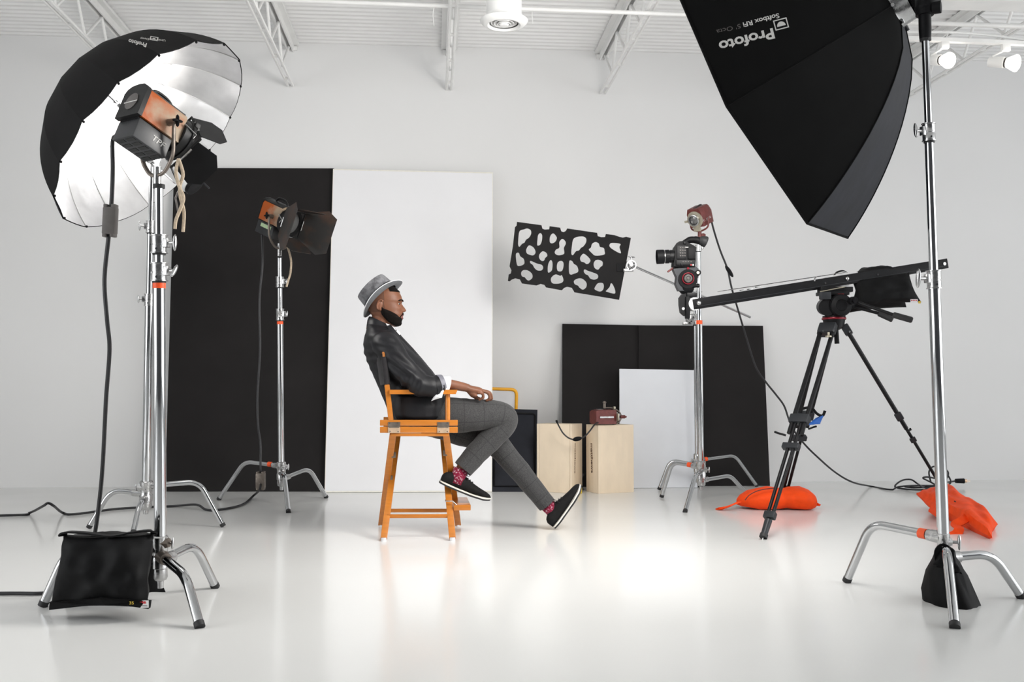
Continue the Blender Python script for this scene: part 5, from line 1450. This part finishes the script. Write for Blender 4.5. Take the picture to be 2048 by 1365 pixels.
def head_patch(yr, ar, off, ny=20, na=24, mask=None, edge=.0):
    """closed shell hugging the head: hair, beard, brows, lips"""
    m = MB(); n2 = na + 1
    def off_at(i, j):
        f = min(1, min(i, ny - i) / max(1, ny * .18)) * min(1, min(j, na - j) / max(1, na * .14))
        return off * (.15 + .85 * f) if edge == 0 else off * (edge + (1 - edge) * f)
    out, inn = [], []
    for i in range(ny + 1):
        for j in range(n2):
            u, v = i / ny, j / na
            if mask: y, a_ = mask(u, v)
            else: y = yr[0] + (yr[1] - yr[0]) * u; a_ = ar[0] + (ar[1] - ar[0]) * v
            out.append(head_pt(y, a_, off_at(i, j))); inn.append(head_pt(y, a_, -.004))
    N = len(out); fs = []
    for i in range(ny):
        for j in range(na):
            q = (i * n2 + j, i * n2 + j + 1, (i + 1) * n2 + j + 1, (i + 1) * n2 + j)
            fs.append(q); fs.append(tuple(N + k_ for k_ in reversed(q)))
    m.add(out + inn, fs)
    return m

# --- body: one continuous surface
core = MB()
head_mesh(core)
def limb(mb, pts, rads, n=18):
    cp_ = catmull(pts, 5)
    rr_ = []
    for i in range(len(cp_)):
        f = i / (len(cp_) - 1) * (len(rads) - 1); k_ = min(int(f), len(rads) - 2)
        rr_.append(rads[k_] + (rads[k_ + 1] - rads[k_]) * (f - k_))
    mb.tube(cp_, rr_, n)
    mb.ell(cp_[0], (EX * rr_[0], EY * rr_[0], EZ * rr_[0])); mb.ell(cp_[-1], (EX * rr_[-1], EY * rr_[-1], EZ * rr_[-1]))
# neck
limb(core, [HP(560, 930), HP(500, 1130), HP(400, 1330)], [.058, .056, .062])
# torso core
limb(core, [L(760, 682), L(795, 740), L(832, 800), L(842, 830)], [.075, .095, .105, .09])
limb(core, [L(765, 684, -.15), L(762, 680, 0), L(765, 684, .15)], [.05, .06, .05])
limb(core, [L(842, 826, -.09), L(842, 826, .09)], [.085, .085])
# ears
for e_ in (-1, 1):
    c = HP(468, 828) + EY * e_ * .0745
    fwd_ = (EX * .16 + EZ * .98).normalized(); wd = EY.cross(fwd_)
    pts = []
    for i in range(13):
        an = -2.0 + i * 4.3 / 12
        pts.append(c + EY * e_ * (.011 + .004 * math.sin(an)) + fwd_ * (.027 * math.sin(an) * 1.0) - EX * (.0165 * math.cos(an)))
    core.tube(pts, [.003] + [.0042] * 11 + [.004], 8)
    core.ell(c + EY * e_ * .003 - EX * .002, (EX * .014, EY * .008, fwd_ * .024))
    core.ell(c + EY * e_ * .008 - fwd_ * .024 + EX * .006, (EX * .008, EY * .006, EZ * .009))
# near (right) arm and hand
limb(core, [L(766, 690, -.185), L(805, 738, -.235), L(846, 776, -.255)], [.05, .046, .040])
limb(core, [L(846, 776, -.255), L(890, 769, -.225), L(934, 776, -.17)], [.040, .029, .0215])
def finger(pts, r):
    pts = [L(*p) for p in pts]
    cp_ = catmull(pts, 4)
    core.tube(cp_, [r * (1 - .22 * i / (len(cp_) - 1)) for i in range(len(cp_))], 12)
    for p, q in ((pts[0], r), (pts[-1], r * .78)): core.ell(p, (EX * q, EY * q, EZ * q), 10, 8)
    for p in pts[1:-1]: core.ell(p, (EX * r * 1.02, EY * r * 1.02, EZ * r * 1.02), 10, 8)
# palm
core.loft([[L(x, y, dy) + (EY * (hw * math.cos(a_))) + (EZ * (hh * math.sin(a_))) for a_ in [2 * math.pi * k_ / 20 for k_ in range(20)]]
           for x, y, dy, hw, hh in ((930, 776, -.172, .024, .0205), (938, 778.5, -.163, .031, .022), (948, 781, -.150, .038, .022), (958, 782, -.140, .041, .020), (964, 783, -.133, .040, .016))])
finger([(957, 785.5, -.172), (965, 788, -.168), (966, 796, -.162), (959, 799.5, -.157)], .0090)
core.ell(L(944, 787.5, -.168), (EX * .030 - EZ * .012, EY * .014, EZ * .014), 14, 10)
finger([(964, 783, -.146), (976, 786.5, -.140), (979.5, 797, -.134), (973, 801.5, -.130)], .0096)
finger([(965.5, 782, -.124), (979, 786, -.116), (983, 797, -.110), (977.5, 802, -.106)], .0098)
finger([(964.5, 782, -.100), (977, 786, -.090), (981, 797, -.085), (977, 802, -.082)], .0094)
finger([(938, 784, -.150), (944, 791, -.122), (952, 795.5, -.108), (960, 798.5, -.100)], .0115)
# far (left) arm, resting in the lap
limb(core, [L(766, 690, .185), L(806, 742, .235), L(842, 784, .235)], [.05, .046, .040])
limb(core, [L(842, 784, .235), L(875, 806, .18), L(905, 822, .10)], [.040, .034, .024])
# legs inside the trousers
limb(core, [L(842, 828, -.09), L(930, 832, -.085), L(1008, 836, -.055)], [.06, .05, .035])
limb(core, [L(1008, 836, -.055), L(960, 890, -.075), L(916, 950, -.09)], [.035, .036, .032])
limb(core, [L(842, 838, .09), L(920, 862, .07), L(990, 888, .05)], [.058, .048, .035])
limb(core, [L(990, 888, .05), L(1050, 955, .055), L(1104, 1024, .06)], [.035, .036, .032])
body = remeshed(core, .0035, 3, .5)
MAN = part('person', body, M_['skin'], None, 180, org=L(842, 845))
MAN['label'] = 'man in a grey hat and dark jacket sitting with crossed legs, facing right'
MAN['category'] = 'person'
ORG[MAN] = L(842, 845)

# --- face details
def eye(e_):
    c = HP(872, 782) + EY * e_ * .030
    o = part('eye', MB().ell(c, (EX * .0115, EY * .0115, EZ * .0075), 16, 12), M_['eye'], MAN, 180)
    d = (EX * .85 - EY * .5).normalized() if e_ < 0 else (EX * .95 - EY * .3).normalized()
    part('iris', MB().ell(c + d * .0088, (EX * .0040, EY * .0066, EZ * .0060), 12, 8), M_['iris'], o, 180)
for e_ in (-1, 1):
    eye(e_)
    s_ = e_
    m = MB()
    bw = [head_pt(y, s_ * a_, .002) for y, a_ in ((716, .16), (702, .30), (694, .46), (704, .62), (722, .74))]
    m.tube(catmull(bw, 4), [.0022] * 3 + [.0036] * 10 + [.0028] * 2 + [.0018] * 2, 8)
    part('eyebrow', m, M_['hair'], MAN, 180)
    lid = [HP(873, 781) + EY * e_ * .030 + EX * (.0122 * math.cos(a_)) + EY * e_ * (.0122 * math.sin(a_)) + EZ * .0052 for a_ in (-.9, -.45, 0, .45, .9, 1.25)]
    part('eyelid', MB().tube(catmull(lid, 3), .0026, 8), M_['skin'], MAN, 180)
part('lips', head_patch(None, None, .0035, 12, 20, lambda u, v: (1018 + 108 * u - 8 * math.sin(math.pi * v) * (1 if u < .5 else -1), -.50 + 1.0 * v)), M_['lip'], MAN, 180)
# beard: jaw line from the sideburn to the chin, moustache
def beard_mask(s):
    def f(u, v):
        # v: 0 = front centre, 1 = in front of the ear; u: 0 = upper edge, 1 = under the jaw
        top = interp([(0, 1150), (.15, 1140), (.28, 1112), (.42, 1080), (.58, 1022), (.74, 955), (.88, 905), (1, 860)], v)
        bot = interp([(0, 1298), (.35, 1298), (.6, 1297), (.78, 1270), (.9, 1190), (1, 1040)], v)
        a_ = interp([(0, 0), (.3, .56), (.6, 1.12), (.85, 1.58), (1, 1.72)], v) + .18 * u * v
        return top + (bot - top) * u, s * a_
    return f
for s in (-1, 1):
    part('beard', head_patch(None, None, .0065, 18, 26, beard_mask(s), .35), M_['hair'], MAN, 180)
    part('moustache', head_patch(None, None, .0052, 6, 14, lambda u, v, s=s: (978 + 34 * u + 95 * v * v, s * (.02 + .60 * v)), .3), M_['hair'], MAN, 180)
part('hair', head_patch((360, 985), (1.55, 2 * math.pi - 1.55), .003, 26, 44, None, .3), M_['fade'], MAN, 180)
part('hairline', head_patch((345, 515), (-1.25, 1.25), .004, 10, 30, None, .3), M_['hair'], MAN, 180)

# --- hat, tipped back
fh = (HP(775, 320) - HP(165, 890)).normalized()
uh = (EZ - fh * EZ.dot(fh)).normalized()
ROLL = R_(11)
lh = EY * math.cos(ROLL) - uh * math.sin(ROLL)
uh = (uh * math.cos(ROLL) + EY * math.sin(ROLL)).normalized()
hb = HP(510, 650)                                      # middle of the brim
def ringh(rx, ry, h, n=56, wave=None, sh=0.0):
    return [hb + fh * (rx * math.cos(2 * math.pi * k_ / n) + sh) + lh * (ry * math.sin(2 * math.pi * k_ / n)) + uh * (h + (wave(2 * math.pi * k_ / n) if wave else 0)) for k_ in range(n)]
up_w = lambda s: (lambda a_: .7 * s * (math.sin(a_) ** 2) - s * .25 * math.cos(a_) ** 2)
hat = part('hat', MB().loft([ringh(.099, .086, .004), ringh(.099, .086, .02), ringh(.0975, .083, .05), ringh(.0945, .079, .086), ringh(.092, .076, .0955), ringh(.084, .067, .099), ringh(.06, .045, .088), ringh(.03, .02, .085)], (False, True)), M_['felt'], MAN, 50)
brim = [ringh(.098, .085, .006)]
bl = [(.112, .097, .002, .004), (.126, .110, .001, .014), (.139, .119, .003, .026)]
for rx, ry, h, wv in bl: brim.append(ringh(rx, ry, h, wave=up_w(wv)))
low = [ringh(rx + (.001 if i == 2 else 0), ry + (.001 if i == 2 else 0), h - .004, wave=up_w(wv)) for i, (rx, ry, h, wv) in enumerate(bl)]
brim += list(reversed(low)) + [ringh(.098, .085, .001)]
part('brim', MB().loft(brim, (False, False)), M_['felt2'], hat, 60)
part('brim_highlight', MB().tube(ringh(.1402, .1202, .0012, wave=up_w(.026)), .0022, 6, closed=True), M_['silk'], hat)  # white bead paints the highlight along the turned-up brim
part('hat_band', MB().loft([ringh(.1005, .0875, .004), ringh(.1008, .0878, .006), ringh(.0998, .0865, .034), ringh(.0985, .0850, .036)], (False, False)), M_['hatband'], hat)

# --- jacket
J = MB()
stn = [((786, 846), (893, 846), .185), ((776, 825), (896, 826), .192), ((768, 800), (894, 800), .186), ((756, 772), (884, 770), .180), ((741, 742), (864, 741), .188), ((730, 712), (841, 716), .198), ((727, 690), (822, 697), .196), ((729, 672), (806, 680), .180), ((734, 657), (796, 667), .135), ((738, 648), (791, 660), .092)]
rings = []
for (bx, by), (fx_, fy_), hw in stn:
    b_, f_ = L(bx, by), L(fx_, fy_); c_ = (b_ + f_) / 2; ax_ = (f_ - b_) / 2
    rr = []
    for k_ in range(40):
        a_ = 2 * math.pi * k_ / 40
        rr.append(c_ + ax_ * math.copysign(abs(math.cos(a_)) ** .85, math.cos(a_)) + EY * (hw * math.copysign(abs(math.sin(a_)) ** .85, math.sin(a_))))
    rings.append(rr)
J.loft(rings)
def sleeve(mb, pts, rads): limb(mb, pts, rads, 22)
for s in (-1, 1):
    sleeve(J, [L(770, 688, s * .165), L(774, 693, s * .19), L(803, 733, s * .235), L(840, 772, s * .262 if s < 0 else .24)], [.070, .072, .066, .060])
    if s < 0: sleeve(J, [L(840, 772, -.262), L(858, 774, -.258), L(872, 776, -.247)], [.060, .056, .052])
    else: sleeve(J, [L(840, 774, .24), L(868, 800, .20), L(880, 808, .17)], [.060, .052, .046])
# skirt of the jacket spilling onto the seat, near side
J.loft([[c_ + EX * (w_ * math.cos(a_)) + EY * (d_ * math.sin(a_)) for a_ in [2 * math.pi * k_ / 24 for k_ in range(24)]] for c_, w_, d_ in
        ((L(838, 792, -.14), .135, .07), (L(837, 815, -.150), .140, .075), (L(838, 834, -.152), .130, .075), (L(838, 840, -.150), .115, .065))])
jk = remeshed(J, .0065, 6, .5)
# soft wrinkles: horizontal creases across the back, folds inside the elbow
def crease(p):
    x, y, _ = pix(p)
    d = 0
    d += .0032 * math.sin((y * .36 + x * .05)) * math.exp(-((x - 742) / 26) ** 2 - ((y - 716) / 26) ** 2)
    d += .0070 * math.sin((x * .20 - y * .26)) * math.exp(-((x - 800) / 40) ** 2 - ((y - 742) / 30) ** 2)
    d += .0065 * math.sin((x * .32 + y * .10)) * math.exp(-((x - 815) / 26) ** 2 - ((y - 772) / 18) ** 2)
    d += .0045 * math.sin((y * .42 - x * .08)) * math.exp(-((x - 772) / 16) ** 2 - ((y - 690) / 14) ** 2)
    d += .0045 * noise.noise(p * 9) + .003 * noise.noise(p * 20)
    return d
nrm_acc = [V() for _ in jk.v]
for f in jk.f:
    n_ = (jk.v[f[1]] - jk.v[f[0]]).cross(jk.v[f[2]] - jk.v[f[0]])
    for i in f: nrm_acc[i] += n_
jk.v = [p + (n_.normalized() * crease(p) if n_.length > 0 else V()) for p, n_ in zip(jk.v, nrm_acc)]
jacket = part('jacket', jk, M_['jacket'], MAN, 180)
# shawl: raised collar and lapel strip down the front
def ribbon(rows, m, nm, par, th=.004, sm=60):
    n2 = len(rows[0]); mm = MB(); flat = [p for r in rows for p in r]; N = len(flat)
    nn = (rows[0][-1] - rows[0][0]).cross(rows[-1][0] - rows[0][0]).normalized() * th
    mm.add(flat + [p + nn for p in flat], [(i * n2 + j_, i * n2 + j_ + 1, (i + 1) * n2 + j_ + 1, (i + 1) * n2 + j_) for i in range(len(rows) - 1) for j_ in range(n2 - 1)] +
           [tuple(N + q for q in reversed((i * n2 + j_, i * n2 + j_ + 1, (i + 1) * n2 + j_ + 1, (i + 1) * n2 + j_))) for i in range(len(rows) - 1) for j_ in range(n2 - 1)])
    for i in range(len(rows) - 1):
        for j_ in (0, n2 - 1): mm.add([rows[i][j_], rows[i + 1][j_], rows[i + 1][j_] + nn, rows[i][j_] + nn], [(0, 1, 2, 3)])
    return part(nm, mm, m, par, sm)
def collar_ring(scale_y, specs, n=36, a0=-2.6, a1=2.6):
    rows = []
    for (bx, by), (fx_, fy_), hw in specs:
        b_, f_ = L(bx, by), L(fx_, fy_); c_ = (b_ + f_) / 2; ax_ = (f_ - b_) / 2
        rows.append([c_ - ax_ * math.cos(a0 + (a1 - a0) * k_ / n) + EY * (hw * math.sin(a0 + (a1 - a0) * k_ / n)) for k_ in range(n + 1)])
    return rows
ribbon(collar_ring(1, [((739, 633), (780, 652), .064), ((736, 640), (784, 658), .074), ((734, 653), (790, 667), .094)], a0=-2.5, a1=2.5), M_['jacket'], 'collar', jacket)
for s in (-1, 1):
    rows = []
    for (x, y, w, dy) in ((779, 650, 7, .068), (790, 663, 12, .078), (803, 678, 16, .080), (822, 698, 17, .075), (842, 721, 14, .068), (858, 741, 9, .060), (868, 756, 4, .055)):
        c_ = L(x + 1.5, y, s * dy)
        rows.append([c_ - EX * (w * SM * .75) + EZ * (-w * SM * .30) + EY * s * .035, c_, c_ - EY * s * .03 + EX * .004])
    ribbon(rows, M_['jacket'], 'lapel', jacket)
# near-side lapel lies on the chest
sh_rows = []
ribbon(collar_ring(1, [((745, 640), (788, 653), .052), ((742, 646), (793, 662), .060)], a0=-2.9, a1=2.9), M_['shirt'], 'shirt_collar', MAN)
part('shirt_front', MB().pillow([L(792, 662, -.05), L(792, 662, .05), L(799, 671, .04), L(799, 671, -.04)], .02, 8, 10, .0), M_['shirt'], MAN, 60)
# turned-up cuff of the sleeve and the shirt cuff spilling out of it
def cuff(c, d, r0, r1, l_, m, nm, par, th=.004, fl=1.0, n=28, skew=0.0):
    d = V(d).normalized(); a_, b_ = perp(d)
    rr = []
    for r, h in ((r0, 0), (r1, l_), (r1 - th, l_), (r0 - th, 0)):
        rr.append([V(c) + d * (h + skew * math.sin(2 * math.pi * k_ / n)) + (a_ * math.cos(2 * math.pi * k_ / n) + b_ * math.sin(2 * math.pi * k_ / n) * fl) * r * (1 + .05 * noise.noise(V((k_ * .6, h * 40, r * 50)))) for k_ in range(n)])
    rr.append(rr[0])
    return part(nm, MB().loft(rr, (False, False)), m, par, 60)
fd = (L(934, 778, -.17) - L(846, 776, -.255)).normalized()
cuff(L(866, 775, -.25), fd + EZ * .25, .056, .058, .042, M_['jacket'], 'turned_cuff', jacket)
cuff(L(876, 771, -.245), fd + EZ * .25, .055, .052, .026, M_['jacketin'], 'cuff_lining', jacket)
cuff(L(876, 774, -.242), fd + EZ * .12, .051, .050, .050, M_['shirt'], 'shirt_cuff', MAN, skew=-.018)
part('shirt_cuff_tail', MB().pillow([L(862, 803, -.262), L(884, 796, -.285), L(890, 777, -.282), L(873, 781, -.272)], .018, 8, 8, .006, 3), M_['shirt'], MAN, 60)

# --- trousers with the check running along the leg
def leg_tube(pts, rads, n=28, ell_=1.0, flare=None):
    cp_ = catmull([L(*p) for p in pts], 8)
    m = len(cp_); rr_ = []
    for i in range(m):
        f = i / (m - 1) * (len(rads) - 1); k_ = min(int(f), len(rads) - 2)
        rr_.append(rads[k_] + (rads[k_ + 1] - rads[k_]) * (f - k_))
    mb = MB(); a_ = EY.copy(); dist = 0; uv = []
    rings = []
    for i in range(m):
        tn = (cp_[min(i + 1, m - 1)] - cp_[max(i - 1, 0)]).normalized()
        a_ = (a_ - tn * a_.dot(tn)).normalized(); b_ = tn.cross(a_)
        if i: dist += (cp_[i] - cp_[i - 1]).length
        rg = []
        for k_ in range(n + 1):
            an = 2 * math.pi * k_ / n
            d = a_ * math.cos(an) + b_ * math.sin(an)
            w = 1 + .045 * noise.noise(V((math.cos(an) * 1.5, math.sin(an) * 1.5, dist * 14))) + .03 * noise.noise(V((math.cos(an) * 3, math.sin(an) * 3 + 7, dist * 30)))
            rg.append(cp_[i] + d * rr_[i] * w)
            uv.append((an * .085 / .55 * .55, dist))
        rings.append(rg)
    mb.loft(rings, (False, False), closed=False)
    return mb, uv
def leg_obj(mb, uv, nm):
    o = part(nm, mb, M_['trouser'], MAN, 180)
    ul = o.data.uv_layers.new(name='UVMap')
    for p in o.data.polygons:
        for li in p.loop_indices: ul.data[li].uv = uv[o.data.loops[li].vertex_index]
    return o
mbR, uvR = leg_tube([(850, 830, -.095), (890, 831, -.098), (940, 831, -.095), (985, 830, -.078), (1008, 836, -.062), (1006, 852, -.06), (985, 874, -.066), (955, 905, -.078), (926, 939, -.088)],
                    [.098, .096, .088, .078, .072, .069, .066, .061, .056])
mbL, uvL = leg_tube([(850, 838, .095), (890, 848, .09), (935, 866, .075), (975, 878, .06), (996, 892, .052), (1020, 920, .052), (1055, 962, .055), (1094, 1010, .058)],
                    [.095, .090, .082, .070, .066, .062, .056, .050])
M0 = MB(); M0.add(mbR.v, mbR.f); M0.add(mbL.v, mbL.f)
tr = leg_obj(M0, uvR + uvL, 'trousers')

# --- socks and shoes
def sock(a, b, r0, r1):
    limb_ = MB().tube([a, a * .5 + b * .5, b], [r0, (r0 + r1) / 2, r1], 20)
    return part('sock', limb_, M_['sock'], MAN, 180)
def shoe(heel, toe, up_hint, side, k=1.0):
    """heel/toe: sole points; low black shoe with laces"""
    X = (toe - heel).normalized(); Ls = (toe - heel).length
    Zs = (V(up_hint) - X * V(up_hint).dot(X)).normalized(); Ys = Zs.cross(X)
    outl = lambda u: interp([(0, .018), (.04, .027), (.12, .033), (.3, .032), (.5, .036), (.68, .045), (.82, .045), (.92, .039), (.98, .027), (1, .014)], u)
    toes = lambda u: interp([(0, .004), (.2, 0), (.6, 0), (.85, .006), (1, .018)], u)
    topz = lambda u: interp([(0, .055), (.05, .074), (.15, .082), (.28, .080), (.38, .086), (.48, .080), (.6, .068), (.75, .058), (.88, .052), (.96, .046), (1, .036)], u)
    N = 26
    us = [0, .015, .04, .08] + [i / N for i in range(3, N)] + [.985, 1.0]
    rg = []
    for u in us:
        w, z0, zt = outl(u), toes(u) + .014, topz(u)
        row = []
        for k_ in range(24):
            a_ = 2 * math.pi * k_ / 24
            c_, s_ = math.cos(a_), math.sin(a_)
            zc = (z0 + zt) / 2; hz_ = (zt - z0) / 2
            ww = w * (1 - .28 * max(0, s_) ** 1.5 * (1 if u > .1 else .6))
            row.append(heel + X * (u * Ls) + Ys * (ww * math.copysign(abs(c_) ** .8, c_)) + Zs * (zc + hz_ * math.copysign(abs(s_) ** .8, s_)))
        rg.append(row)
    sh = part('shoe', MB().loft(rg), M_['shoe'], MAN, 180)
    def slabs(z0, z1, grow):
        rows = []
        for zz in (z0, z1):
            up_s = [heel + X * (u * Ls * (1 + grow) - Ls * grow * .5) + Ys * (outl(u) * 1.06) + Zs * (zz + toes(u)) for u in us]
            dn_s = [heel + X * (u * Ls * (1 + grow) - Ls * grow * .5) - Ys * (outl(u) * 1.06) + Zs * (zz + toes(u)) for u in reversed(us)]
            rows.append(up_s + dn_s)
        return MB().loft(rows)
    part('midsole', slabs(.0085, .0155, .012), M_['sole'], sh, 40)
    part('outsole', slabs(.0, .009, .010), M_['rubber'], sh, 40)
    lc = MB()
    for i in range(4):
        u = .40 + i * .055
        z_ = topz(u) + .002
        lc.tube([heel + X * (u * Ls) + Ys * .018 + Zs * (z_ - .006), heel + X * ((u + .01) * Ls) + Zs * (z_ + .001), heel + X * (u * Ls) - Ys * .018 + Zs * (z_ - .006)], .0022, 6)
    part('laces', lc, M_['cord'], sh)
    bow = MB()
    b0_ = heel + X * (.40 * Ls) + Zs * (topz(.4) + .002)
    for e_ in (-1, 1):
        bow.tube(catmull([b0_, b0_ + Ys * e_ * .014 + Zs * .018 + X * .006, b0_ + Ys * e_ * .022 + Zs * .010 + X * .016, b0_ + Ys * e_ * .004 + Zs * .002], 4), .0016, 6)
        bow.tube(catmull([b0_, b0_ + Ys * e_ * .02 - Zs * .006 + X * .012, b0_ + Ys * e_ * .032 - Zs * .02 + X * .016], 4), .0016, 6)
    part('lace_bow', bow, M_['cord'], sh)
    return sh
# right (crossed) foot: hangs toe-down to the right
hR, tR = L(878.5, 968, -.10), L(976, 1007, -.055)
shoe(hR, tR, EZ * .9 + EX * .35, -1)
sock(L(922, 938, -.088), L(912, 968, -.092), .041, .036)
# left foot: heel on the floor, toes up
hL = G(1111, 1060.5); tL = L(1167.5, 976, .06)
hL.z = .006
shoe(hL, tL, EZ * .55 - EX * .83, 1)
sock(L(1094, 1010, .058), L(1116, 1033, .066), .040, .037)
